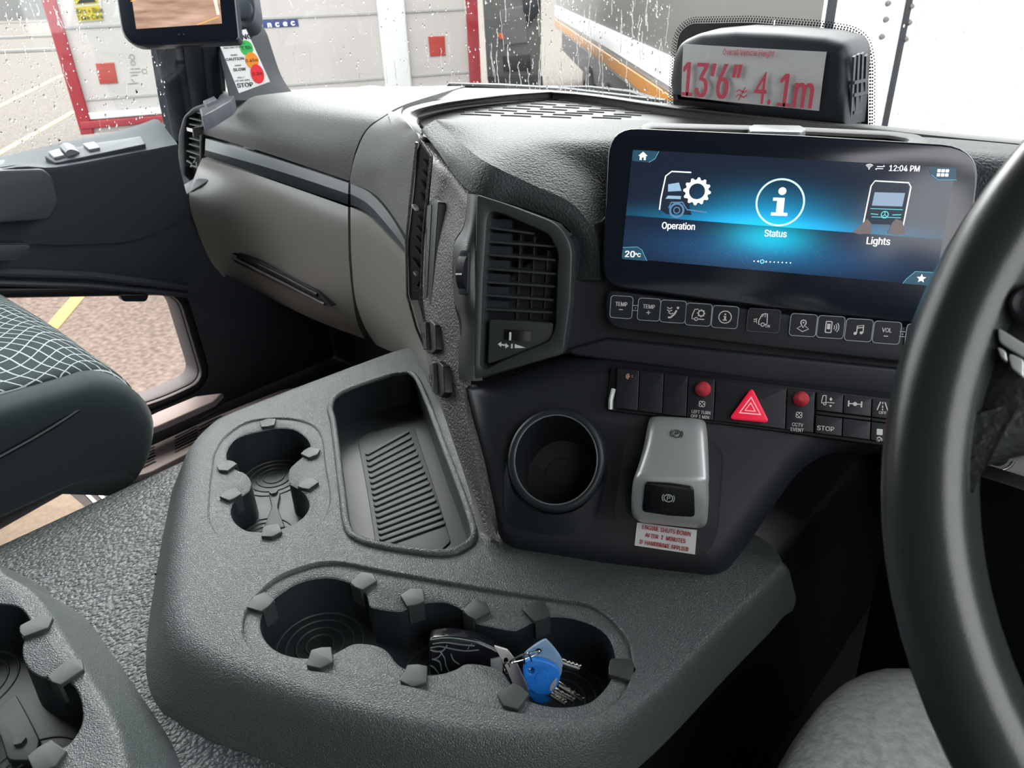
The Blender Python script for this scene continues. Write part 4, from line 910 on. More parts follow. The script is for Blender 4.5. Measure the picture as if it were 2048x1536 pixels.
g1 = mul(mul(gau(gu, .48, .20), gau(gv, HZ, .24)), up)          # glow above the horizon
g1b = mul(mul(gau(gu, .48, .36), gau(gv, HZ, .09)), up)
g2 = mul(mul(gau(gu, .48, .12), gau(gv, .30, .13)), dn)         # pool of light under the badge
g3 = mul(mul(gau(gu, .47, .34), gau(gv, .15, .17)), dn)          # floor haze
vo_ = N.new('ShaderNodeTexVoronoi'); vo_.inputs['Scale'].default_value = 60; L.new(uvn.outputs[0], vo_.inputs['Vector'])
dots = mul(mul(mathn(nt_, 'LESS_THAN', vo_.outputs['Distance'], .13), g3), 1.2)
def comb(col, f):
    n = N.new('ShaderNodeVectorMath'); n.operation = 'SCALE'; n.inputs[0].default_value = col; L.new(f, n.inputs['Scale']); return n.outputs[0]
acc = N.new('ShaderNodeVectorMath'); acc.operation = 'ADD'; acc.inputs[0].default_value = (.0045, .0065, .012); L.new(comb((.002, .125, .235), g1), acc.inputs[1]); acc = acc.outputs[0]
for c_, f in (((.002, .085, .16), g1b), ((.0, .155, .21), g2), ((.002, .024, .062), g3), ((.01, .05, .09), dots)):
    n = N.new('ShaderNodeVectorMath'); n.operation = 'ADD'; L.new(acc, n.inputs[0]); L.new(comb(c_, f), n.inputs[1]); acc = n.outputs[0]
L.new(acc, b.inputs['Emission Color'])
me = bpy.data.meshes.new('screen_picture'); vs = [TP.pt(p, .0004) for p in q]; cc = sum(vs, Vector())/4
me.from_pydata([v-cc for v in vs], [], [(3, 2, 1, 0)][:1]); me.polygons[0].flip(); me.update()
ul = me.uv_layers.new(name='UVMap'); cs = {0: (0, 1), 1: (1, 1), 2: (1, 0), 3: (0, 0)}
for lp_ in me.loops: ul.data[lp_.index].uv = cs[lp_.vertex_index]
me.materials.append(pic); o = bpy.data.objects.new('screen_picture', me); COL.objects.link(o); o.parent = scr; o.location = cc-scr.location
def em(name, col, s): return mat(name, (0, 0, 0), .4, emis=col, es=s*.5)
E1 = em('icon_white', (1, .97, .97), .42); E2 = em('icon_cyan', (.25, .85, 1), .35); E3 = em('icon_tab', (.02, .08, .13), .30); E4 = em('icon_steel', (.10, .22, .38), .35); E5 = em('icon_glow', (.70, .55, .55), .075); E6 = em('icon_dark', (.01, .02, .04), .3); E7 = em('icon_pane', (.35, .55, .75), .3)
def icn(cx, cy, k=1, lift=.0008, h=.0002): return Ico(TP, cx, cy, k, lift=lift, h=h)
# corner tabs
tabs = [[(1266, 300), (1318, 303), (1310, 318), (1298, 325), (1264, 322)], [(1911, 336), (1912, 360), (1875, 360), (1862, 350), (1855, 334)], [(1246, 495), (1275, 494), (1284, 500), (1294, 522), (1243, 518)], [(1869, 545), (1830, 543), (1812, 558), (1805, 567), (1868, 572)]]
for tq in tabs:
    m = MB(); m.prism(TP, rnd([TP.uv(*p) for p in tq], .002), .0008, .0004); tb = build('menu_tab', m, E3, scr); 
    m = MB(); pts = tq[1:4] if tq[0][1] < 400 else (tq[0:4] if tq[0][0] < 1300 else tq[0:4]); m.ribbon(TP, [TP.uv(*p) for p in pts], .0004, .0002, b=.0009); build('tab_edge', m, em('tab_cyan', (.15, .5, .65), .3), tb)
ic = icn(1286, 312); ic.poly([(-9, 0), (0, -8), (9, 0), (6, 0), (6, 8), (2, 8), (2, 3), (-2, 3), (-2, 8), (-6, 8), (-6, 0)]); ic.build('home_icon', E1, scr)
ic = icn(1885, 346)
for a in (-7.5, 0, 7.5):
    for b_ in (-4, 4): ic.rect(a, b_, 6, 6, 1)
ic.build('grid_icon', E1, scr)
ic = icn(1842, 557); ic.poly([((9 if i % 2 == 0 else 4)*math.sin(i*math.pi/5), -(9 if i % 2 == 0 else 4)*math.cos(i*math.pi/5)) for i in range(10)]); ic.build('star_icon', E1, scr)
label_text('temperature_reading', TP, [(1260, 508, '20', 12, dict(lift=.001, bold=.02)), (1276, 510, '°C', 7, dict(lift=.001, bold=.02))], E1, scr)
label_text('clock', TP, [(1808, 337, '12:04 PM', 11, dict(lift=.0008, bold=.008, wx=.82))], E1, scr)
ic = icn(1738, 334)
for r_ in (3, 6, 9): ic.circ(0, 4, r_, 1.3, 10, 225, 315)
ic.circ(0, 4, 1.2, None, 8); ic.line([(14, -1), (26, -1)], 1.2).line([(14, 3), (26, 3)], 1.2); ic.poly([(26, -4), (29, -1), (26, -1)]); ic.poly([(14, 6), (11, 3), (14, 3)]); ic.build('signal_icon', E1, scr)
for row in ((1357, 452, 'Operation', 13, dict(lift=.0008, bold=.014, wx=.80)), (1551, 467, 'Status', 13, dict(lift=.0008, bold=.012, wx=.82)), (1756, 482, 'Lights', 14, dict(lift=.0008, bold=.012, wx=.82))): label_text('menu_caption', TP, [row], E1, scr)
ic = icn(1544, 524)
for i in range(10):
    if i != 2: ic.circ(-34.5+7.7*i, 0, 1.7 if i in (1, 3) else 1.3, None, 10)
ic.build('page_dots', E1, scr); ic = icn(1544, 524); ic.circ(-19, 0, 3.4, 1.6, 12); ic.build('page_dot_active', E2, scr)
# status badge
ic = icn(1560, 405); ic.circ(0, 0, 45, 3.4, 56); bd = ic.build('status_ring', em('ring_cyan', (.55, .95, 1), .45), scr)
ic = icn(1560, 405); ic.circ(2, -22, 7.5, None, 20); ic.poly([(-14, -9), (8, -9), (8, 20), (16, 20), (16, 26), (-15, 26), (-15, 20), (-6, 20), (-6, -3), (-14, -3)]); ic.build('information_letter', E1, scr)
# operation: cab silhouette with a cog
ic = icn(1354, 390); ic.poly([(-18, -44), (26, -44), (26, 22), (32, 38), (-18, 38), (-30, 30), (-30, 10), (-26, -26)]); cab1 = ic.build('cab_shape', E6, scr)
ic = icn(1354, 390, lift=.001); ic.line([(24, -44), (-14, -45), (-25, -36), (-31, 8), (-32, 30)], 2.4); ic.build('cab_outline', E1, cab1)
ic = icn(1354, 390, lift=.001); ic.poly([(-19, -20), (2, -24), (8, -8), (-18, -6)]); ic.poly([(-18, 2), (8, 2), (8, 8), (-22, 8)]); ic.build('cab_window', E7, cab1)
ic = icn(1354, 390, lift=.001); ic.circ(2, 30, 13, 4); ic.circ(2, 30, 6, 2); ic.line([(-14, 26), (-10, 15), (12, 14), (22, 28), (60, 32)], 2.5); ic.build('cab_wheel', E4, cab1)
ic = icn(1394, 383, lift=.0013); P = []
for i in range(48):
    r_ = 27 if (i % 4) in (0, 1) else 22.5; a = i*math.pi/24; P.append((r_*math.cos(a), r_*math.sin(a)))
ic.poly(P, [[(15.5*math.cos(i*math.pi/12), 15.5*math.sin(i*math.pi/12)) for i in range(24)]]); ic.build('cog', em('cog_white', (1, .93, .9), .40), scr)
# lights: cab front with two beams
ic = icn(1767, 410); ic.poly([(-24, -44), (36, -44), (42, -36), (40, 38), (-32, 38), (-28, -38)]); cab2 = ic.build('cab_front', E6, scr)
ic = icn(1767, 410, lift=.001); ic.line([(-34, 44), (-28, -36), (-22, -46), (40, -44), (45, -36), (40, 46)], 2.2); ic.build('front_outline', E1, cab2)
ic = icn(1767, 410, lift=.001); ic.poly([(-20, -24), (36, -24), (34, 2), (-22, 2)]); ic.build('front_screen', em('front_pane', (.30, .42, .55), .3), cab2)
ic = icn(1767, 410, lift=.001); ic.line([(-24, 8), (36, 8)], 1.2); ic.line([(-22, 18), (-8, 19)], 1.4).line([(18, 19), (34, 18)], 1.4).line([(-20, 24), (34, 24)], 1.2); ic.circ(4, 19, 6.5, 1.4, 20); ic.line([(4, 13), (4, 19)], 1.2).line([(4, 19), (-1, 23)], 1.2).line([(4, 19), (9, 23)], 1.2); ic.build('front_badge', em('badge_teal', (.1, .55, .6), .45), cab2)
for sx__, x in ((-1, 1734), (1, 1787)):
    ic = icn(x, 452, lift=.0011); ic.poly([(2*sx__, -14), (14*sx__, -10) if sx__ > 0 else (-2, -16), (24*sx__, 14), (12*sx__, 17), (-10*sx__, 14), (-4*sx__, -6)] if sx__ > 0 else [(-2, -14), (-26, 14), (-12, 17), (10, 14), (6, -6)]); ic.build('light_beam', E5, cab2)
# shelf behind the screen
shf = MB(); shp = ZP(1.128)
so3 = [(1276, 254), (1290, 244), (1560, 251), (1780, 261), (1840, 268), (1868, 284), (1850, 290), (1560, 272), (1290, 260)]
shf.prism(shp, rnd([shp.uv(*p) for p in so3], .008), .0, -.02, [rnd([shp.uv(*p) for p in [(1300, 254), (1560, 259), (1780, 269), (1820, 276), (1800, 292), (1300, 268)]], .006)], bev=.003, holeback=False); shf.cap(shp, [rnd([shp.uv(*p) for p in [(1300, 254), (1560, 259), (1780, 269), (1820, 276), (1800, 292), (1300, 268)]], .006)], -.012); build('screen_shelf', shf, M['fine'], con)
m = MB(); m.prism(shp, rnd([shp.uv(*p) for p in [(1496, 261), (1506, 256), (1600, 258), (1612, 265), (1600, 272), (1500, 270)]], .002), .003, -.006, bev=.001); build('shelf_latch', m, M['strip'], con)

# ================================================================== key strip under the screen
ks = thing('climate_key_strip', DP.hit(1500, 640), 'curved strip of white-outlined climate and radio keys under the touchscreen', 'control panel')
KP = DP.off(.006)
m = MB(); m.prism(KP, rnd([KP.uv(*p) for p in [(1212, 578), (1560, 626), (2000, 672), (1990, 745), (1560, 698), (1210, 655)]], [.008, 0, .01, .01, 0, .018]), .0, -.014, bev=.002); build('strip_body', m, M['dark'], ks)
outline = mat('key_outline', (.45, .5, .5), .5)
def key(cx, cy, w=48, h=44, mt=None):
    ic = Ico(KP, cx, cy, lift=0, h=.0010); ic.rect(0, 0, w, h, 7); kb = ic.build('key', M['dark'], ks)
    ic = Ico(KP, cx, cy, lift=.0010, h=.0003); ic.rect(0, 0, w, h, 7, 1.2); ic.build('key_outline', mt or outline, kb); return kb
def KI(cx, cy): return Ico(KP, cx, cy, lift=.0011, h=.0003)
keys = {}
for nm, cx, cy in (('a', 1243, 614), ('b', 1298, 619), ('c', 1346, 623), ('d', 1397, 629), ('e', 1450, 634), ('g', 1606, 650), ('h', 1661, 654), ('i', 1717, 660), ('j', 1773, 665), ('k', 1838, 671)): keys[nm] = key(cx, cy, 44 if nm in 'ab' else 50)
keys['f'] = key(1527, 641, 62, 46, mat('key_outline_dim', (.09, .1, .11), .5))
def ktext(kx, rows): label_text('key_text', KP, [(x, y, s, p, dict(lift=.0011, bold=.015, wx=.78)) for x, y, s, p in rows], M['white'], keys[kx])
ktext('a', [(1243, 608, 'TEMP', 8)]); ktext('b', [(1298, 613, 'TEMP', 8)]); ktext('j', [(1773, 660, 'VOL', 8.5)]); ktext('f', [(1535, 652, 'ON', 5.5)])
ic = KI(1242, 619); ic.line([(-4, 0), (4, 0)], 1.6); ic.build('minus_sign', M['white'], keys['a'])
ic = KI(1297, 625); ic.line([(-4, 0), (4, 0)], 1.6); ic.line([(0, -4), (0, 4)], 1.6); ic.build('plus_sign', M['white'], keys['b'])
ic = KI(1771, 672); ic.line([(-4, 0), (4, 0)], 1.6); ic.build('minus_sign', M['white'], keys['j'])
for x, y in ((1271, 616), (1804, 668)):
    ic = Ico(KP, x, y, lift=0, h=.0012); ic.line([(-6, -5), (5, -5)], 1.2).line([(-6, 5), (5, 5)], 1.2).circ(0, 0, 1.3, None, 8); ic.build('key_bridge', outline, ks)
ic = KI(1346, 624); ic.line([(-12, -9), (-7, -6), (-2, -9)], 1.8).line([(-12, -4), (-7, -1), (-2, -4)], 1.8).line([(-9, 1), (-4, 4), (1, 2)], 1.8).circ(9, -9, 2.6, None, 12); ic.line([(7, -4), (3, 4), (-4, 11), (-9, 11)], 3.4); ic.build('airflow_icon', M['white'], keys['c'])
ic = KI(1346, 623); ic.line([(-6, -18), (5, -18)], 2.4).line([(-6, 18), (5, 18)], 2.4); ic.build('key_lamps', M['traysmooth'], keys['c'])
def cog(ic, a, b_, r, w=1.6):
    ic.circ(a, b_, r, w, 20)
    for k in range(8): t = k*math.pi/4; ic.line([(a+r*math.cos(t), b_+r*math.sin(t)), (a+(r+2.6)*math.cos(t), b_+(r+2.6)*math.sin(t))], 2.2)
ic = KI(1397, 629); cog(ic, 5, -3, 5.5, 2.4); ic.line([(-1, -11), (-8, -10), (-12, 2), (-12, 9), (-8, 9)], 1.8).circ(-4, 9, 3, 1.6, 12).line([(0, 9), (12, 9)], 1.8); ic.build('cab_cog_icon', M['white'], keys['d'])
ic = KI(1450, 634); ic.circ(0, 0, 12, 1.8, 28); ic.circ(0, -5.5, 1.8, None, 10); ic.poly([(-3, -2), (2, -2), (2, 5), (4, 5), (4, 7), (-4, 7), (-4, 5), (-1.4, 5), (-1.4, 0), (-3, 0)]); ic.build('information_icon', M['white'], keys['e'])
ic = KI(1527, 641); ic.line([(2, -14), (-4, -12), (-9, 0), (-9, 8), (-6, 8)], 1.8).circ(-1, 8, 3.4, 1.6, 12).line([(3, 8), (7, 6), (6, -14), (2, -14)], 1.8).line([(-15, -2), (-19, -1)], 1.6).line([(-15, 2), (-19, 3)], 1.6).line([(-14, -4), (-13, 6)], 1.4); ic.line([(-1, -13), (-3, -7)], 1.2).line([(2, -13), (2, -7)], 1.2).line([(5, -13), (6, -7)], 1.2); ic.build('cab_heat_icon', M['white'], keys['f'])
ic = KI(1606, 650); ic.circ(0, -5, 5, 2, 18, 150, 390).line([(-4.4, -2.5), (0, 5), (4.4, -2.5)], 2).circ(0, -5, 1.6, None, 8).line([(-4, 2), (-11, 7), (0, 13), (11, 7), (4, 2)], 1.6); ic.build('map_pin_icon', M['white'], keys['g'])
ic = KI(1661, 654); ic.rect(-4, 0, 11, 22, 2, 1.8); ic.rect(-4, -1, 6, 11); ic.circ(1, 0, 6, 1.5, 8, -40, 40).circ(1, 0, 10, 1.5, 8, -40, 40).circ(1, 0, 14, 1.5, 8, -40, 40); ic.build('phone_icon', M['white'], keys['h'])
ic = KI(1717, 660); ic.circ(-6, 7, 3, None, 12).circ(5, 5, 3, None, 12).line([(-3.6, 7), (-3.6, -8), (8, -10), (8, 5)], 2).line([(-3.6, -4), (8, -6)], 2); ic.build('music_icon', M['white'], keys['i'])

# ================================================================== switch bank
sb = thing('switch_bank', LP.hit(1500, 830), 'row of black dashboard switches holding the red hazard triangle', 'switch panel')
BP = LP.off(.001)
m = MB(); m.prism(BP, rnd([BP.uv(*p) for p in [(1222, 732), (1500, 762), (1900, 812), (1900, 910), (1500, 856), (1214, 822)]], [.004, 0, .004, .004, 0, .004]), .0025, -.006, bev=.0012); build('bank_frame', m, M['black'], sb)
def yt(x): return 738+(x-1235)*.1215
def yb(x): return 817+(x-1230)*.126
def cell(x0, x1, name='switch', y0=0, y1=1, mt='dark', g=1.6):
    def P(x, t): return (x-(x-1230)*0-(10*t*.35), yt(x)+(yb(x)-yt(x))*t)
    q = [P(x0+g/2, y0), P(x1-g/2, y0), P(x1-g/2, y1), P(x0+g/2, y1)]
    m = MB(); m.prism(BP, rnd([BP.uv(*p) for p in q], .0008), .0062, .002, bev=.0006); return build(name, m, M[mt], sb)
TB = BP.off(.0062)
def TI(cx, cy): return Ico(TB, cx, cy, lift=.0001, h=.0003)
c1 = cell(1235, 1280); ic = TI(1258, 753); ic.circ(0, 0, 5.5, 1.4, 14, 100, 260).line([(-1, -5.5), (-1, 5.5)], 1.3).line([(5, -2), (8, -3)], 1).line([(5, 1), (8, 1)], 1).circ(-1, 0, 2.2, 1.2, 8); ic.build('lamp_symbol', mat('orange_print', (.75, .4, .25), .5), c1)
ic = TI(1257, 769); ic.line([(-4, 0), (4, 0)], 1.6); ic.build('indicator', M['traysmooth'], c1)
m = MB(); m.tube([TB.pt(TB.uv(1227, 778), -.001), TB.pt(TB.uv(1222, 800), .0008), TB.pt(TB.uv(1221, 818), -.001)], .0020, 8); build('end_glint', m, M['satin'], sb)
cell(1280, 1328); cell(1328, 1376)
c4 = cell(1376, 1430); c5 = cell(1430, 1572); c6 = cell(1572, 1628)
def capbtn(cx, cy, par, txts, sx0, sy0):
    m = MB(); c = TB.uv(cx, cy); k = TB.sc(cx, cy); m.lathe(TB, c, [(.0001, .0068), (9*k, .0066), (12.5*k, .0052), (15*k, .0020), (15.5*k, 0)], 28); m.lathe(TB, c, [(.0001, .0073), (7*k, .0073), (8.2*k, .0066)], 24); build('red_button', m, M['red'], par, label='red push button')
    ic = TI(sx0, sy0)
    for k_ in range(4):
        t = math.pi/4+k_*math.pi/2; ic.circ(3.4*math.cos(t), 3.4*math.sin(t), 3.2, 1.3, 12, math.degrees(t)-140, math.degrees(t)+140)
    ic.build('knot_symbol', M['white'], par)
    label_text('switch_text', TB, [(x, y, s, p, dict(lift=.0001, bold=.01, wx=.80)) for x, y, s, p in txts], M['white'], par)
capbtn(1406, 778, c4, [(1402, 824.5, 'LEFT TURN', 6.3), (1400, 833.5, 'OFF 1 MIN', 6.3)], 1404, 808)
capbtn(1602, 798, c6, [(1595, 849.5, 'CCTV', 7), (1594, 859.5, 'EVENT', 7)], 1598, 830)
m = MB(); tri = rnd([TB.uv(*p) for p in [(1503, 776), (1538, 846), (1458, 838)]], .0042); m.prism(TB, tri, .0055, .0, bev=.0016); hz = build('hazard_button', m, M['hazard'], c5, label='red hazard triangle')
def sctri(k): 
    P = [TB.uv(*p) for p in [(1501, 795), (1521, 832), (1476, 828)]]; c = (P[0]+P[1]+P[2])/3; return [c+(p-c)*k for p in P]
m = MB(); m.ribbon(TB, sctri(.92), .0016, .0003, True, b=.0055); m.ribbon(TB, sctri(.45), .0013, .0003, True, b=.0055)
o_ = build('hazard_lines', m, M['pink'], c5)
def half(x0, x1, top=True): return cell(x0, x1, 'switch', 0 if top else .56, .44 if top else 1)
s1 = half(1630, 1684); s1b = half(1630, 1684, False); s2_ = half(1684, 1740); half(1684, 1740, False); s3 = half(1740, 1796); s3b = half(1740, 1796, False); half(1796, 1850); half(1796, 1850, False)
cell(1630, 1740, 'switch_bar', .46, .54, 'black'); cell(1740, 1850, 'switch_bar', .46, .54, 'black')
ic = TI(1655, 802); ic.line([(-4, -11), (-9, -10), (-11, 0), (-11, 5), (-8, 5)], 1.6).line([(-3, -11), (-3, 3), (13, 3)], 1.6).circ(-5, 6, 2.6, 1.4, 12); ic.poly([(6, -8), (9, -4), (3, -4)]); ic.poly([(6, 0), (9, -4), (3, -4)]); ic.poly([(6, 12), (9, 8), (3, 8)]); ic.build('raise_symbol', M['white'], s1)
label_text('switch_text', TB, [(1651, 857, 'STOP', 9, dict(lift=.0001, bold=.012))], M['white'], s1b)
ic = TI(1710, 808); ic.line([(-12, 0), (12, 0)], 2).line([(-12, -6), (-12, 6)], 2.6).line([(12, -6), (12, 6)], 2.6).circ(0, 0, 4, None, 12); ic.build('axle_symbol', M['white'], s2_)
ic = TI(1709, 826); ic.line([(-5, 0), (5, 0)], 1.8); ic.build('indicator', M['rubber'], s2_)
ic = TI(1765, 813); ic.line([(-10, 8), (-4, -9)], 2).line([(10, 8), (4, -9)], 2).line([(0, -9), (0, -5)], 1.8).line([(0, -2), (0, 3)], 1.8).line([(0, 5), (0, 8)], 1.8); ic.build('lane_symbol', M['white'], s3)
label_text('switch_text', TB, [(1765, 825.5, 'OFF', 5.6, dict(lift=.0001, bold=.008))], M['white'], s3)
ic = TI(1759, 868); ic.rect(0, -4, 11, 12, 1); ic.line([(-5, 9), (0, 6), (5, 10)], 2); ic.build('trailer_symbol', M['white'], s3b)
label_text('switch_text', TB, [(1759, 881, 'OFF', 4.6, dict(lift=.0001, bold=.008))], M['white'], s3b)

# ================================================================== console cup holder
ch = thing('console_cup_holder', LP.hit(1111, 925), 'round dark cup holder with a bright inner rim in the lower console', 'cup holder')
CP = LP.off(.014)
c = CP.uv(1111, 919); ru, rv = .0405, .0430
m = MB()
def ell(r1, r2, h, n=48, dc=(0, 0), pl=CP): return [pl.pt((c.x+dc[0]+r1*math.cos(2*math.pi*k/n), c.y+dc[1]+r2*math.sin(2*math.pi*k/n)), h) for k in range(n)]
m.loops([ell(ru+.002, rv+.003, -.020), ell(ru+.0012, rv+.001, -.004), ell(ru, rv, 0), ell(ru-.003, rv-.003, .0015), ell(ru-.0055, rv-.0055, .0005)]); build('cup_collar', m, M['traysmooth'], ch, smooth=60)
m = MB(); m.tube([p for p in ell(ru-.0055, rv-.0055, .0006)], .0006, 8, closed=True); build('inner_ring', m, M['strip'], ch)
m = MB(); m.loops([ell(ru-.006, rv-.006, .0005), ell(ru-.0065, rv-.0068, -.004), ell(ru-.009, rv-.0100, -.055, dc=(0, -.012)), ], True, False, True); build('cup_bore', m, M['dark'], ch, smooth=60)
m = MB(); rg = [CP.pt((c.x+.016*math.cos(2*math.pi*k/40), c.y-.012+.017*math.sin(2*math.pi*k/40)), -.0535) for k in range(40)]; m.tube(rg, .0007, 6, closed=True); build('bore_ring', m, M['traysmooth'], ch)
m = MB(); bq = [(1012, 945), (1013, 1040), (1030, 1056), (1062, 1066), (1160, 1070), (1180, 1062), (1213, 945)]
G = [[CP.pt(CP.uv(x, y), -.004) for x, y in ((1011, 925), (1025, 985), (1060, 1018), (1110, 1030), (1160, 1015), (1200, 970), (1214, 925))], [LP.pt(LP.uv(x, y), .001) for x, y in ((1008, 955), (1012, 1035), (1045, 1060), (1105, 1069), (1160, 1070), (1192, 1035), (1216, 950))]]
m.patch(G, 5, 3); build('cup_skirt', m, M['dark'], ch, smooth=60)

# ================================================================== parking brake lever
pb = thing('parking_brake_lever', LP.hit(1340, 1000), 'silver electric parking brake lever with a black P key on the lower console', 'lever')
rows = []
for (y, xl, xr, h, sh) in ((836, 1306, 1402, .004, .002), (841, 1299, 1410, .012, .007), (862, 1294, 1414, .020, .014), (900, 1287, 1416, .027, .020), (940, 1276, 1417, .033, .026), (958, 1270, 1417, .036, .029), (968, 1267, 1416, .035, .028)):
    dy = (lambda x: (x-1355)*.055)
    xs_ = [(xl, 0), (xl+1, sh*.5), (xl+5, sh), (xl+16, h), ((xl+xr)/2, h+.0015), (xr-16, h), (xr-5, sh), (xr-1, sh*.5), (xr, 0)]
    rows.append([LP.pt(LP.uv(x, y+dy(x)), hh) for x, hh in xs_])
m = MB(); m.patch(rows, 4, 4); 
rows2 = [rows[-1]]
for (y, xl, xr, h, sh) in ((985, 1265, 1417, .031, .026), (1012, 1263, 1416, .023, .020), (1035, 1264, 1414, .016, .013), (1046, 1272, 1408, .010, .008), (1051, 1284, 1398, .003, .002)):
    xs_ = [(xl, 0), (xl+1, sh*.5), (xl+5, sh), (xl+16, h), ((xl+xr)/2, h), (xr-16, h), (xr-5, sh), (xr-1, sh*.5), (xr, 0)]
    rows2.append([LP.pt(LP.uv(x, y+(x-1340)*.10), hh) for x, hh in xs_])
m.patch(rows2, 4, 4); build('lever_body', m, M['satin'], pb, smooth=55)
fpn = Plane(LP.pt(LP.uv(1338, 1000), .0275), SU, (LP.pt(LP.uv(1340, 960), .0372)-LP.pt(LP.uv(1335, 1040), .0145)))
m = MB(); m.prism(fpn, rnd([fpn.uv(*p) for p in [(1290, 963), (1340, 966), (1388, 974), (1390, 1032), (1340, 1029), (1284, 1021)]], [.003, 0, .004, .004, 0, .004]), .0022, -.004, bev=.0008); key_ = build('brake_key', m, M['gloss'], pb)
def brk(pl, cx, cy, mt, par, lift):
    ic = Ico(pl, cx, cy, lift=lift, h=.0003); ic.circ(0, 0, 8.5, 1.3, 28).circ(0, 0, 12, 1.3, 10, 140, 220).circ(0, 0, 12, 1.3, 10, -40, 40); ic.line([(-2, 5), (-2, -5), (1, -5), (3.2, -4), (3.2, -1), (1, 0), (-2, 0)], 1.2); ic.build('brake_symbol', mt, par)
brk(fpn, 1337, 993, M['white'], key_, .0023)
ic = Ico(fpn, 1334, 1015, lift=.0023, h=.0002); ic.line([(-5, 0), (5, 0)], 1.6); ic.build('indicator', M['traysmooth'], key_)
tpn = Plane(LP.pt(LP.uv(1353, 868), .0232), SU, (LP.pt(LP.uv(1353, 850), .0190)-LP.pt(LP.uv(1353, 885), .0258)))
brk(tpn, 1353, 868, M['black'], pb, .0003)

# ================================================================== engine shut-down sticker
es = thing('engine_shutdown_sticker', LP.hit(1330, 1075), 'white sticker with red text reading ENGINE SHUTS DOWN below the brake lever', 'sticker')
SPn = LP.off(.0015)
m = MB(); m.prism(SPn, [SPn.uv(*p) for p in [(1274, 1045), (1394, 1060), (1390, 1109), (1269, 1091)]], 0, -.0008); build('sticker_sheet', m, M['sticker'], es)
label_text('sticker_lettering', SPn, [(1333, 1061, 'ENGINE SHUTS DOWN', 8.6, dict(rot=-.03, wx=.74, bold=.010)), (1331, 1076, 'AFTER  2  MINUTES', 8.2, dict(rot=-.03, wx=.74, bold=.010)), (1328, 1091, 'IF HANDBRAKE APPLIED', 8.2, dict(rot=-.03, wx=.72, bold=.010))], M['stickred'], es)
# ================================================================== key bunch in the cup well
ko = Z(930, 1305, TZ-.014)
kb_ = thing('key_bunch', ko, 'bunch of keys with blue heads and a black plastic-wrapped fob in the right cup well', 'keys')
K1 = Plane(ko, RT*.98+UP*.05, UP*.86-FW*-.0+Vector((0, 0, .35)))
m = MB(); m.prism(K1, rnd([K1.uv(*p) for p in [(858, 1272), (900, 1268), (955, 1276), (985, 1289), (1006, 1300), (992, 1346), (930, 1350), (860, 1345)]], [.004, 0, .002, 0, .002, .002, 0, .002]), .004, -.010, bev=.0025); fob = build('key_fob', m, M['gloss'], kb_)
fm = mat('wrap_sheen', (.20, .24, .23), .15, spec=.8); m = MB()  # wrap creases and the top-edge highlight, drawn as pale ribbons
rr2 = random.Random(11)
for P in ([(862, 1274), (900, 1270), (958, 1279), (985, 1290), (1002, 1301)], [(862, 1290), (880, 1287), (900, 1291), (930, 1296), (958, 1294)], [(862, 1294), (872, 1297), (886, 1296), (895, 1285)], [(880, 1296), (890, 1310), (893, 1325), (900, 1340)], [(903, 1302), (908, 1315), (920, 1323)], [(865, 1312), (880, 1318), (884, 1335)], [(936, 1293), (940, 1285), (945, 1282)], [(862, 1325), (872, 1332), (880, 1345)], [(885, 1300), (878, 1308), (870, 1312)], [(866, 1282), (890, 1279), (920, 1283), (950, 1286)]):
    m.ribbon(K1, [K1.uv(x, y) for x, y in cr([(a, b_, 0) for a, b_ in P], 3) for x, y in [(x, y)]] if False else [K1.uv(p[0], p[1]) for p in cr([(a, b_, 0) for a, b_ in P], 3)], .0004+.0005*rr2.random(), .0008, b=.004)
build('wrap_highlights', m, fm, fob)
m = MB(); m.prism(K1, [K1.uv(*p) for p in [(981, 1312), (1008, 1306), (1004, 1345), (982, 1345)]], .0052, .002, bev=.0005); build('fob_end', m, M['satin'], fob)
K2 = K1.off(.006)
m = MB(); m.prism(K2, rnd([K2.uv(*p) for p in [(988, 1291), (1015, 1299), (1030, 1318), (1052, 1365), (1062, 1396), (1050, 1392), (1027, 1370), (1010, 1330)]], .001), .001, -.001, [[K2.uv(1012+5*math.cos(a), 1321+7*math.sin(a)) for a in [i*math.pi/6 for i in range(12)]]], bev=.0003); build('metal_plate', m, mat('brushed_steel', (.85, .78, .74), .35, .3), kb_)
K3 = Plane(Z(1085, 1350, TZ-.010), K1.U, K1.V)
def head(px_, mt, pl, th, hole=None, name='key_head'):
    m = MB(); P = [pl.uv(*p) for p in px_]; P = [Vector(q_) for q_ in cr(P, 4, True)]
    hs = [[pl.uv(hole[0]+6.5*math.cos(a), hole[1]+6.5*math.sin(a)) for a in [i*math.pi/8 for i in range(16)]]] if hole else []
    m.prism(pl, P, th/2, -th/2, hs, bev=.0008); return build(name, m, M[mt], kb_)
K4 = K3.off(-.006)
head([(1050, 1306), (1085, 1281), (1098, 1284), (1123, 1316), (1124, 1335), (1116, 1352), (1070, 1345), (1048, 1325)], 'bluegrey', K4, .0032, (1077, 1302))
hd_ = head([(1046, 1338), (1054, 1320), (1075, 1317), (1105, 1326), (1119, 1342), (1117, 1362), (1103, 1382), (1080, 1388), (1060, 1376), (1050, 1357)], 'blue', K3, .0045, (1062, 1338))
m = MB(); cc_ = K3.uv(1084, 1353); k = K3.sc(1084, 1353); m.lathe(K3, cc_, [(.0001, .0030), (14*k, .0030), (15*k, .0022)], 24); build('head_boss', m, M['blue'], hd_)
m = MB(); P = [K3.uv(x, y) for x, y in [(1099, 1378), (1100, 1366), (1110, 1353), (1114, 1352), (1113, 1362), (1105, 1376)]]; m.prism(K3, rnd(P, .001), .0030, .002); build('logo_oval', m, M['satin'], hd_)
K5 = K3.off(-.004)
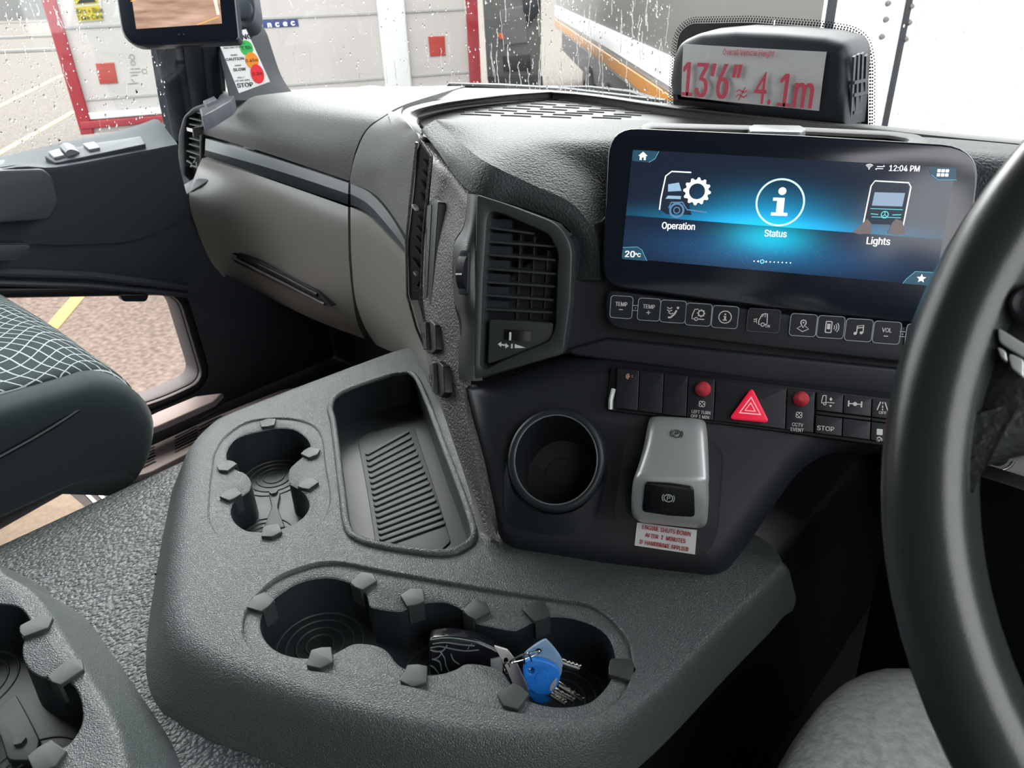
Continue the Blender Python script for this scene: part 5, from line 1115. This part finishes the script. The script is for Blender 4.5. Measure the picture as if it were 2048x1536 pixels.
head([(1056, 1376), (1080, 1386), (1104, 1384), (1102, 1398), (1085, 1405), (1066, 1398)], 'blue', K5, .004)
steel = mat('key_steel', (.70, .66, .58), .22, 1)
def blade(a, b_, w, pl, teeth=True):
    m = MB(); A, B_ = pl.uv(*a), pl.uv(*b_); d = (B_-A); l = d.length; d.normalize(); n = Vector((-d.y, d.x)); P = [A-n*w/2, A+n*w/2]
    for i in range(9):
        t = .25+.7*i/8; P.append(A+d*l*t+n*w*(.5-(.22 if i % 2 and teeth else .0)))
    P += [B_, B_-n*w*.2-d*w*.2, A+d*l*.95-n*w/2]; m.prism(pl, P, .001, -.001, bev=.0003); o = build('key_blade', m, steel, kb_)
    m = MB(); m.ribbon(pl, [A+d*l*.1, A+d*l*.93], w*.22, .0002, b=.001); build('blade_groove', m, M['satin'], o)
blade((1112, 1365), (1168, 1402), .0052, K4); blade((1104, 1378), (1150, 1402), .0045, K3.off(-.001)); blade((1098, 1386), (1132, 1408), .004, K3.off(.001)); blade((1118, 1322), (1162, 1337), .006, K4.off(-.008))
m = MB()
def ring(c, a, b_, rx, ry, rot, pl, w):
    P = []; cc_ = pl.uv(*c); k = pl.sc(*c)
    for i in range(36):
        t = i*math.pi/18; x, y = rx*k*math.cos(t), ry*k*math.sin(t); P.append(pl.pt((cc_.x+x*math.cos(rot)-y*math.sin(rot), cc_.y+x*math.sin(rot)+y*math.cos(rot)), .003*math.sin(t+a)))
    m.tube(P, w, 8, closed=True)
ring((1056, 1322), 0, 0, 7, 22, .15, K3.off(.002), .0007); ring((1050, 1314), 1, 0, 33, 8, .42, K3.off(-.001), .0007); ring((1014, 1336), 0, 0, 6, 16, 0, K2, .0006); build('key_ring', m, M['chrome'], kb_)

# ================================================================== steering wheel
WC = Vector((.155, .335, 1.115)); wt = math.radians(57)
WPn = Plane(WC, (1, 0, 0), (0, math.cos(wt), math.sin(wt)))
whl = thing('steering_wheel', WC, 'large dark leather steering wheel at the right edge of the cab', 'steering wheel')
m = MB(); RW = .211; rings = []
nseg = 96
for i in range(nseg):
    a = 2*math.pi*i/nseg; c = WPn.pt((RW*math.cos(a), RW*math.sin(a))); e = (WPn.U*math.cos(a)+WPn.V*math.sin(a)); ringp = []
    for k in range(20):
        t = 2*math.pi*k/20; ringp.append(c+e*(0.0180*math.cos(t))+WPn.N*(.0170*math.sin(t)))
    rings.append(ringp)
rings.append(rings[0]); m.loops(rings); build('rim', m, M['wheel'], whl, smooth=80)
# spokes and hub in wheel plane coordinates
def wslab(name, P, h1, h0, bev, mt, rr=.01):
    m = MB(); Q = rnd([Vector(p) for p in P], rr, 6); m.prism(WPn, Q, h1, h0, prof=[(-bev*1.6, 0), (-bev*1.1, -bev*.10), (-bev*.6, -bev*.35), (-bev*.2, -bev*.75), (0, -bev*1.3), (0, h0-h1)]); return build(name, m, mt, whl, smooth=60)
wslab('spoke', [(-.200, .045), (-.150, .050), (-.10, .058), (-.06, .060), (-.06, -.062), (-.12, -.036), (-.165, -.034), (-.187, -.050), (-.202, -.075)], .009, -.016, .011, M['wheelgrain'], .02)
wslab('spoke', [(.200, .045), (.150, .050), (.10, .058), (.06, .060), (.06, -.062), (.12, -.036), (.165, -.034), (.187, -.050), (.202, -.075)], .009, -.016, .011, M['wheelgrain'], .02)
wslab('hub_pad', [(-.085, .075), (.085, .075), (.09, -.05), (.05, -.10), (-.05, -.10), (-.09, -.05)], .030, -.02, .012, M['wheelgrain'], .03)
wslab('spoke', [(-.03, -.08), (.03, -.08), (.035, -.200), (-.035, -.200)], .008, -.012, .008, M['wheel'], .01)
def wq(x, y, h): return WPn.off(h).uv(x, y)
ckp = .0105
for q_, nm, mt in (([(1996, 656), (2048, 688), (2150, 735), (2150, 760), (2048, 716), (1998, 684)], 'spoke_key', M['satin']), ([(1994, 694), (2012, 703), (2016, 726), (2002, 716)], 'spoke_key', M['satin']), ([(2018, 707), (2048, 720), (2048, 758), (2022, 735)], 'spoke_key', M['satin'])):
    m = MB(); m.prism(WPn, rnd([wq(x, y, ckp) for x, y in q_], .0015), ckp+.0015, ckp-.004, bev=.0006); build(nm, m, mt, whl)
m = MB(); cq = wq(2066, 606, .012); m.lathe(WPn, cq, [(.0001, .010), (.0045, .0105), (.0065, .013), (.0078, .0125), (.0084, .008)], 32); build('spoke_knob', m, M['black'], whl)
# column and its shroud
m = MB(); m.tube([WPn.pt((0, 0), -.01), WPn.pt((0, 0), -.10), WPn.pt((0, -.02), -.30)], [.05, .055, .06], 24); build('steering_column', m, M['dark'], whl)
shp_ = Plane(D(2015, 930, .60), SU, (LP.V.x, LP.V.y, LP.V.z))
m = MB(); m.prism(shp_, rnd([shp_.uv(*p) for p in [(1780, 893), (2200, 880), (2200, 985), (1960, 958), (1780, 950)]], .004), 0, -.03, bev=.003)
cs_ = build('column_shroud', m, M['vent'], None, label='grey lower shroud panel seen through the steering wheel', cat='trim panel')
ig = thing('round_socket', shp_.hit(1992, 912), 'round dark socket with a bright lower rim behind the steering wheel', 'socket')
m = MB(); ci = shp_.uv(1992, 910); m.lathe(shp_, ci, [(.0001, .004), (.006, .006), (.009, .002), (.013, .002), (.0135, 0)], 32); build('socket_face', m, M['traysmooth'], ig)
m = MB(); m.tube([shp_.pt((ci.x+.0125*math.cos(a), ci.y+.0125*math.sin(a)), .003) for a in [math.radians(d) for d in range(200, 341, 10)]], .0010, 8); build('socket_rim', m, M['chrome'], ig)
# dark knee bolster below
m = MB(); m.patch([[Vector((x, .56+.03*math.cos(x*4), .90)), Vector((x, .62, .84)), Vector((x, .66, .65)), Vector((x, .70, .42))] for x in (-.12, .1, .35, .6)], 3, 4, .02, (0, 1, 0)); tag(build('knee_panel', m, M['black'], None, smooth=60), 'black knee panel in deep shade under the steering wheel', 'panel')

# ================================================================== driver's legs
leg = bpy.data.meshes.new('person'); bm = bmesh.new(); sk = None
pts = [((.17, -.14, .60), .15), ((.06, -.06, .62), .125), ((.03, .10, .66), .115), ((.0, .27, .70), .105), ((-.018, .40, .732), .094), ((-.022, .47, .715), .086), ((-.02, .51, .65), .075), ((0, .56, .53), .062), ((0, .585, .45), .05),
       ((.29, -.06, .62), .105), ((.32, .12, .66), .09), ((.33, .30, .70), .08), ((.33, .41, .71), .072), ((.33, .47, .68), .065), ((.33, .52, .56), .055), ((.33, .56, .44), .042),
       ((.20, -.20, .80), .165), ((.20, -.25, 1.0), .17), ((.20, -.27, 1.13), .13), ((.20, -.26, 1.22), .055), ((.20, -.22, 1.33), .085), ((.20, -.22, 1.42), .075),  # unseen torso, head and arms, added to shade the tray from the right window
       ((.03, -.27, 1.12), .07), ((-.02, -.30, .92), .055), ((.01, -.14, 1.05), .042), ((.37, -.27, 1.12), .07), ((.42, -.22, .88), .055), ((.36, .02, .82), .042)]
vs = [bm.verts.new(p) for p, r in pts]
for a, b_ in ((0, 1), (1, 2), (2, 3), (3, 4), (4, 5), (5, 6), (6, 7), (7, 8), (0, 9), (9, 10), (10, 11), (11, 12), (12, 13), (13, 14), (14, 15), (0, 16), (16, 17), (17, 18), (18, 19), (19, 20), (20, 21), (18, 22), (22, 23), (23, 24), (18, 25), (25, 26), (26, 27)): bm.edges.new((vs[a], vs[b_]))
bm.to_mesh(leg); bm.free()
po = bpy.data.objects.new('person', leg); COL.objects.link(po); md = po.modifiers.new('skin', 'SKIN'); leg.skin_vertices[0].data[0].use_root = True
for i, (p, r) in enumerate(pts): leg.skin_vertices[0].data[i].radius = (r, r)
md2 = po.modifiers.new('sub', 'SUBSURF'); md2.levels = 3; md2.render_levels = 3
dg = bpy.context.evaluated_depsgraph_get(); me2 = bpy.data.meshes.new_from_object(po.evaluated_get(dg)); po.modifiers.clear(); po.data = me2
jers = grain(mat('grey_fleece', (.36, .365, .355), .95, spec=.1, sheen=.3), 130, .004, .8, 'noise', colvar=.22)
me2.materials.clear(); me2.materials.append(jers); me2.shade_smooth()
tag(po, 'person in grey fleece trousers seated at the wheel, left knee raised', 'person')

# ================================================================== sensor housing on the windscreen with the height sign
hsg = thing('windscreen_sensor_housing', Y(1520, 230, 1.055), 'black sensor housing on the windscreen carrying the vehicle height sign', 'sensor housing')
YF = YP(1.055)
fo = [(1341, 208), (1336, 165), (1342, 115), (1356, 84), (1395, 66), (1470, 60), (1560, 64), (1650, 72), (1692, 84), (1700, 108), (1696, 180), (1690, 252), (1500, 236)]
m = MB(); hb = rnd([YF.uv(*p) for p in fo], [.004, 0, .01, .01, .01, 0, 0, 0, .01, .006, 0, 0, 0], 5)
m.prism(YF, hb, .004, -.064, prof=[(-.016, 0), (-.010, -.0015), (-.005, -.005), (-.002, -.010), (0, -.018), (.003, -.068)]); hbo = build('housing_body', m, M['dark'], hsg, smooth=60)
GQ = YP(1.122)
m = MB(); fr_ = [(1352, 100), (1358, 66), (1380, 47), (1500, 45), (1640, 55), (1704, 66), (1728, 84), (1737, 125), (1736, 268), (1345, 218)]
fq = rnd([GQ.uv(*p) for p in fr_], .012, 6); m.prism(GQ, fq, 0, -.001); build('black_glass_print', m, M['black'], hsg)
m = MB(); fc = ccw(fq); pts_ = []
for row, (dd, rr_) in enumerate(((.0022, .0016), (.0052, .0014), (.0082, .0011))):
    oo = offset(fc, dd); Ls = [0]
    for i in range(len(oo)): Ls.append(Ls[-1]+(oo[(i+1) % len(oo)]-oo[i]).length)
    n = int(Ls[-1]/.0042)
    for k in range(n):
        s_ = (k+.5*(row % 2))/n*Ls[-1]; i = max(j for j in range(len(oo)) if Ls[j] <= s_); t = (s_-Ls[i])/max(1e-9, Ls[i+1]-Ls[i]); p = oo[i].lerp(oo[(i+1) % len(oo)], t)
        m.add([GQ.pt((p.x+rr_*math.cos(a), p.y+rr_*math.sin(a)), -.0002) for a in [j*math.pi/3 for j in range(6)]], [(0, 1, 2, 3, 4, 5)])
build('dot_print', m, M['black'], hsg, smooth=0)
xr = YF.hit(1700, 150).x; XS = XP(xr+.0015)
m = MB()
for (x0, y0, x1, y1) in ((1706, 112, 1698, 248), (1714, 108, 1707, 250), (1722, 106, 1716, 250), (1730, 110, 1725, 250)): m.ribbon(XS, [XS.uv(x0, y0), XS.uv(x1, y1)], .006, .003)
for y in (165, 190, 225): m.ribbon(XS, [XS.uv(1702, y), XS.uv(1730, y-6)], .004, .0045)
build('side_grille', m, M['door'], hsg)
m = MB(); m.bx(YP(1.115).hit(1547, 62)-Vector((.0010, 0, .004)), YP(1.119).hit(1550, 40)); build('cable', m, M['sticker'], hsg)
hs = thing('vehicle_height_sign', YF.hit(1500, 200), "curved silver sign in red letters, Overall Vehicle Height 13'6\" 4.1m", 'sign')
SG = YP(1.0475); q_ = [SG.uv(*p) for p in [(1366, 88), (1652, 104), (1637, 222), (1362, 193)]]
m = MB(); cols = []
for i in range(13):
    t = i/12; a = q_[0].lerp(q_[1], t); b_ = q_[3].lerp(q_[2], t); hh = .003*math.sin(math.pi*t)-.001; cols.append([SG.pt(a, hh), SG.pt(a.lerp(b_, .5), hh+.001), SG.pt(b_, hh)])
m.patch(cols, 2, 3, .0012); sgm = grain(mat('sign_silver', (.50, .50, .50), .4), 90, .002, .5, 'noise'); build('sign_sheet', m, sgm, hs)
SGo = SG.off(.0068)
red2 = mat('sign_red', (.50, .06, .09), .5)
label_text('sign_heading', SGo, [(1496, 105, 'Overall Vehicle Height', 11, dict(wx=.70, rot=.0))], red2, hs)
label_text('height_lettering', SGo, [(1420, 161, '13’6”', 64, dict(wx=.58, bold=.012))], red2, hs)
label_text('height_lettering', SGo, [(1528, 175, '4.', 62, dict(wx=.66, plain=True)), (1592, 182, '1m', 62, dict(wx=.60, bold=.012))], red2, hs)
ic = Ico(SGo, 1484, 188, lift=.0002, h=.0004)
for b_ in (-5, 4): ic.line([(-12, b_+2), (-7, b_-3), (-1, b_), (5, b_+2), (11, b_-3)], 2.4)
ic.line([(6, -13), (-6, 12)], 2.2); ic.build('sign_symbol', red2, hs)
# wiper resting below the screen, outside
wp_ = thing('windscreen_wiper', Z(1100, 185, 1.03), 'black wiper blade and arm lying along the bottom of the windscreen', 'wiper')
YW = YP(1.19)
m = MB(); m.tube([YW.hit(896, 169), YW.hit(1000, 174), YW.hit(1130, 182), YW.hit(1330, 205)], [.004, .007, .007, .006], 8); build('wiper_blade', m, M['black'], wp_)
YW2 = YP(1.21); m = MB(); m.tube([YW2.hit(930, 176), YW2.hit(1180, 178), YW2.hit(1260, 190), YW2.hit(1350, 220)], [.005, .006, .009, .012], 8); build('wiper_arm', m, M['dark'], wp_)

# ================================================================== outside: wet yard, white trailer, van, lorry
GZ = -1.25
yard = grain(mat('wet_concrete', (.156, .141, .127), .9, spec=.0), 24, .01, .5, 'noise', colvar=.38)
m = MB(); gzp = ZP(GZ); m.add([(-160, -60, GZ), (60, -60, GZ), (60, 140, GZ), (-160, 140, GZ)], [(0, 1, 2, 3)]); m.add([(-160, -60, GZ-.2), (60, -60, GZ-.2), (60, 140, GZ-.2), (-160, 140, GZ-.2)], [(3, 2, 1, 0)])
go = build('ground', m, yard, None, smooth=0, kind='structure')
yl_ = mat('yellow_paint', (.33, .17, .01), .5)
def gline(P, w, lab):
    m = MB(); m.ribbon(gzp, [gzp.uv(*p) for p in P], w, .006); return build('painted_line', m, yl_, None, label=lab, cat='road marking')
gline([(-200, 310), (0, 212), (125, 150)], .16, 'thin yellow line on the wet yard seen at the top left through the side window')
gline([(-200, 420), (0, 306), (150, 222)], .14, 'faint yellow line on the yard nearest the side window sill')
gline([(100, 660), (160, 590), (260, 470)], .13, 'yellow line on the ground seen through the upper left of the footwell pane')
gline([(330, 860), (400, 745), (470, 640)], .10, 'yellow line on the ground seen at the right end of the footwell pane')
kerb = MB(); kp_ = ZP(GZ+.02)
for y0, y1 in ((46, 52), (76, 80), (104, 112)):
    kerb.ribbon(kp_, [kp_.uv(-300, y0+14), kp_.uv(115, y0-3)], .35, .12)
build('kerb', kerb, mat('kerb_concrete', (.2, .195, .185), .7), None, label='pale kerbs running across the far side of the yard', cat='kerb')
fw_ = MB(); wq_ = ZP(GZ); a, b_ = wq_.hit(-600, 62), wq_.hit(200, 34); fw_.box((a+b_)/2+Vector((0, 0, 1.0)), (b_-a)/2, (0, 0, 1.6), (-.3, .2, 0)); build('boundary_wall', fw_, mat('far_wall', (.15, .15, .14), .8), None, label='low pale wall along the far edge of the yard', cat='wall')
# white trailer with a red frame
TP0 = Plane((-8.66, 2.96, 0), (math.sin(math.radians(28)), math.cos(math.radians(28)), 0), (0, 0, 1))
if TP0.N.dot(Vector((1, 0, 0))) < 0: TP0 = Plane(TP0.o, -TP0.U, TP0.V)
tr = thing('white_trailer', (-7.6, 4.9, GZ), 'white box trailer with red corner frame parked across the yard', 'trailer')
wm_ = grain(mat('trailer_white', (.36, .335, .315), .45), 2, .01, .2, 'noise', colvar=.06)
uL = TP0.uv(133, 150).x; uL2 = TP0.uv(100, 20).x; uR = TP0.uv(954, 100).x; zb = TP0.uv(240, 262).y
m = MB(); m.prism(TP0, [(uL, zb+.0), (uR, zb+.0), (uR, 3.0), (uL, 3.0)], 0, -9, bev=.02); build('trailer_body', m, wm_, tr)
redp = mat('frame_red', (.20, .008, .015), .5)
def tq(pts, h1=.03, h0=0.0, name='frame_rail', mt=redp, par=tr, bev=.004):
    m = MB(); m.prism(TP0, [TP0.uv(*p) for p in pts], h1, h0, bev=bev); return build(name, m, mt, par)
m = MB(); wpost = .10; m.prism(TP0, [(uL-.02, zb), (uL+wpost, zb), (uL+wpost, 3), (uL-.02, 3)], .05, -.05, bev=.01); build('frame_post', m, redp, tr)
m = MB(); m.prism(TP0, [(uR-.11, zb), (uR+.02, zb), (uR+.02, 3), (uR-.11, 3)], .05, -.05, bev=.01); build('frame_post', m, redp, tr)
zr = TP0.uv(240, 251).y; zr1 = TP0.uv(240, 236).y
m = MB(); m.prism(TP0, [(uL, zr), (uR, zr), (uR, zr1), (uL, zr1)], .06, -.02, bev=.01); build('frame_rail', m, redp, tr)
zw = TP0.uv(240, 221).y
m = MB(); m.prism(TP0, [(uL+wpost, zr1+.01), (uR-.11, zr1+.01), (uR-.11, zw), (uL+wpost, zw)], .035, 0, bev=.01); build('bumper_rail', m, mat('rail_white', (.5, .5, .49), .4), tr)
for yy in (53, 198):
    z = TP0.uv(190, yy).y; m = MB(); m.prism(TP0, [(uL+wpost, z-.012), (uR-.11, z-.012), (uR-.11, z+.012), (uL+wpost, z+.012)], .012, 0, bev=.002); build('panel_seam', m, mat('seam_grey', (.25, .25, .24), .6), tr)
u0, u1 = TP0.uv(790, 90).x-.16, TP0.uv(790, 90).x+.14
m = MB(); m.prism(TP0, [(u0, zb), (u1, zb), (u1, 3), (u0, 3)], .06, 0, bev=.02); build('centre_post', m, mat('post_white', (.5, .5, .49), .4), tr)
tq([(191, 127), (228, 125), (236, 166), (200, 168)], .012, 0, 'red_placard', mat('placard_red', (.25, .02, .012), .5))
tq([(856, 73), (889, 72), (891, 111), (860, 113)], .012, 0, 'red_placard', mat('placard_red2', (.25, .02, .012), .5))
yp = tq([(146, -30), (198, -32), (208, 41), (155, 46)], .008, 0, 'yellow_placard', mat('placard_white', (.4, .4, .38), .5))
yq = MB(); yq.prism(TP0, [TP0.uv(*p) for p in [(151, 14), (199, 10), (206, 39), (157, 43)]], .014, .008); yq.prism(TP0, [TP0.uv(*p) for p in [(146, -26), (192, -28), (197, 6), (150, 9)]], .014, .008); build('yellow_panel', yq, mat('placard_yellow', (.36, .28, .01), .5), yp)
yq = MB(); yq.prism(TP0, [TP0.uv(*p) for p in [(154, 7), (168, -10), (182, -10), (193, 4)]], .018, .014); build('warning_shape', yq, M['black'], yp)
label_text('placard_lettering', TP0, [(179, 21, 'Bins + Blue', 8.5, dict(lift=.015, h=.003, wx=.8, rot=.02)), (181, 34, 'Take Care', 8, dict(lift=.015, h=.003, wx=.9, rot=.02))], M['black'], yp)
tq([(524, 40), (595, 38), (598, 53), (526, 56)], .008, 0, 'blue_lettering_panel', mat('panel_blue', (.012, .025, .11), .5))
label_text('trailer_lettering', TP0, [(562, 47, 'n  c  e  c', 10, dict(lift=.01, h=.004, bold=.03, rot=.03))], M['sticker'], tr)
mk = MB(); mkm = mat('small_print', (.12, .12, .12), .6)
for (x, y, r) in ((264, 114, 4.5), (266, 126, 4), (289, 143, 4.5)):
    c = TP0.uv(x, y); k = TP0.sc(x, y); mk.ribbon(TP0, [(c.x+r*k*math.cos(t), c.y+r*k*math.sin(t)) for t in [i*math.pi/8 for i in range(16)]], 1.2*k, .004, True)
for (x0, y0, x1, y1) in ((262, 138, 280, 137), (260, 145, 281, 144), (262, 151, 276, 150), (256, 168, 276, 166), (262, 158, 268, 164)):
    mk.ribbon(TP0, [TP0.uv(x0, y0), TP0.uv(x1, y1)], 1.8*TP0.sc(x0, y0), .004)
build('small_print', mk, mkm, tr)
for uw in (1.2, 3.2):
    m = MB(); wy_ = Plane(TP0.pt((uw, GZ+.5), -1.0), TP0.U, TP0.V); m.lathe(wy_, (0, 0), [(.0001, .15), (.25, .15), (.3, .2), (.48, .2), (.5, .15), (.5, -.15)], 32); build('trailer_wheel', m, M['black'], tr)
m = MB(); m.prism(TP0, [(uL+.3, GZ+.55), (uR-.3, GZ+.55), (uR-.3, zb), (uL+.3, zb)], -1.2, -8); build('underframe', m, M['dark'], tr)

# grey van between trailer and lorry
vd = Vector((-.690, .724, 0)); vc = Vector((0, 0, 0))+vd*11.5
VN = Plane((vc.x, vc.y, 0), (vd.y, -vd.x, 0), (0, 0, 1))
van = thing('grey_lorry', (vc.x, vc.y, GZ), 'grey lorry back with a dark rear window between trailer and white lorry', 'lorry')
def vq(P, h1, h0, name, mt, bev=.01):
    m = MB(); m.prism(VN, [VN.uv(*p) for p in P], h1, h0, bev=bev); return build(name, m, mt, van)
gm_ = grain(mat('lorry_grey', (.10, .10, .096), .45), 3, .02, .4, 'noise', colvar=.15)
vq([(962, -60), (1082, -60), (1082, 160), (975, 160)], 0, -3, 'lorry_body', gm_)
vq([(1000, 20), (1050, 10), (1056, 85), (1008, 90)], .03, 0, 'rear_panel', mat('panel_grey', (.13, .13, .125), .5))
vq([(1006, 112), (1060, 108), (1062, 142), (1008, 142)], .03, 0, 'dark_window', M['black'])
vq([(1044, -60), (1082, -60), (1080, 18), (1058, 48), (1046, 20)], .05, 0, 'dark_mirror', M['dark'])
vq([(975, 150), (1084, 150), (1086, 176), (978, 176)], .1, -.6, 'bumper', M['dark'])
m = MB(); vq([(996, 66), (1004, 66), (1008, 76), (1000, 78)], .06, .03, 'red_marker', mat('marker_red', (.7, .1, .02), .5), .004)

# white lorry with an orange stripe running alongside
Ld = Vector((.687, -.727, 0)); LL = Plane((-4.59, 7.2, 0), Ld, (0, 0, 1))
lor = thing('white_lorry', (-4.59, 7.2, GZ), 'long white lorry with orange side stripe, its white rear doors right of the sensor housing', 'lorry')
uc = LL.uv(1640, 60).x; uf = LL.uv(1112, 40).x
def lz(y): return LL.uv(1300, y).y
def lbox(z0, z1, h1, h0, name, mt, par=lor, ua=None, ub=None):
    m = MB(); m.prism(LL, [(ua if ua is not None else uf, z0), (ub if ub is not None else uc, z0), (ub if ub is not None else uc, z1), (ua if ua is not None else uf, z1)], h1, h0, bev=.01); return build(name, m, mt, par)
lbox(lz(94), 3.0, 0, -2.5, 'lorry_side', mat('lorry_beige', (.12, .117, .105), .5))
lbox(lz(146), lz(94), .03, -2.5, 'white_band', mat('lorry_white', (.78, .78, .78), .35))
lbox(lz(160), lz(146), .012, -2.5, 'grey_band', mat('lorry_palegrey', (.22, .21, .20), .4))
lbox(lz(194), lz(161), .03, -2.5, 'orange_stripe', mat('stripe_orange', (.34, .13, .008), .45))
lbox(lz(204), lz(194), .01, -2.5, 'lower_band', mat('lorry_lower', (.2, .19, .18), .5))
lbox(lz(200)-.55, lz(200), -.15, -2.3, 'chassis', M['dark'])
for k in range(5):
    m = MB(); uw = uc-1.3-k*2.4; wpn = Plane(LL.pt((uw, GZ+.5), -.2), LL.U, LL.V); m.lathe(wpn, (0, 0), [(.0001, .1), (.22, .1), (.28, .16), (.48, .16), (.5, .1), (.5, -.2)], 32); build('lorry_wheel', m, M['black'], lor)
# rear doors of the white lorry fill the right of the windscreen
cpt = LL.pt((uc, 0)); RS = Plane((cpt.x, cpt.y, 0), (.727, .687, 0), (0, 0, 1))
m = MB(); m.prism(RS, [(0, lz(204)), (2.5, lz(204)), (2.5, 3.0), (0, 3.0)], .04, .0, bev=.01); rd = build('rear_doors', m, mat('rear_white', (.85, .84, .82), .4), lor)
for x, w_ in ((1800, .03), (1646, .045)):
    m = MB(); us = RS.uv(x, 20).x; m.prism(RS, [(us, lz(204)), (us+w_, lz(204)), (us+w_, 3.0), (us, 3.0)], .052, .04, bev=.003); build('door_seal', m, M['dark'], rd)
for x, y in ((1768, 6), (1814, 12), (1764, 38), (1810, 44), (1756, 72), (1803, 77)):
    m = MB(); m.lathe(RS.off(.04), RS.uv(x, y), [(.0001, .02), (.010, .018), (.015, 0)], 12); build('hinge_bolt', m, M['side'], rd)

# speck of fluff on the tunnel cover
fpn_ = ZP(TUN+.0012); m = MB(); m.tube(cr([fpn_.hit(*p) for p in [(317, 1127), (321, 1134), (314, 1140), (317, 1146), (311, 1150)]], 4), .0006, 6); m.tube([fpn_.hit(313, 1146)+Vector((0, 0, .001)), fpn_.hit(312, 1150)+Vector((0, 0, .001))], .0014, 6)
tag(build('fluff', m, M['black'], None), 'tiny dark speck of fluff on the pebbled cover left of the tray', 'fluff')
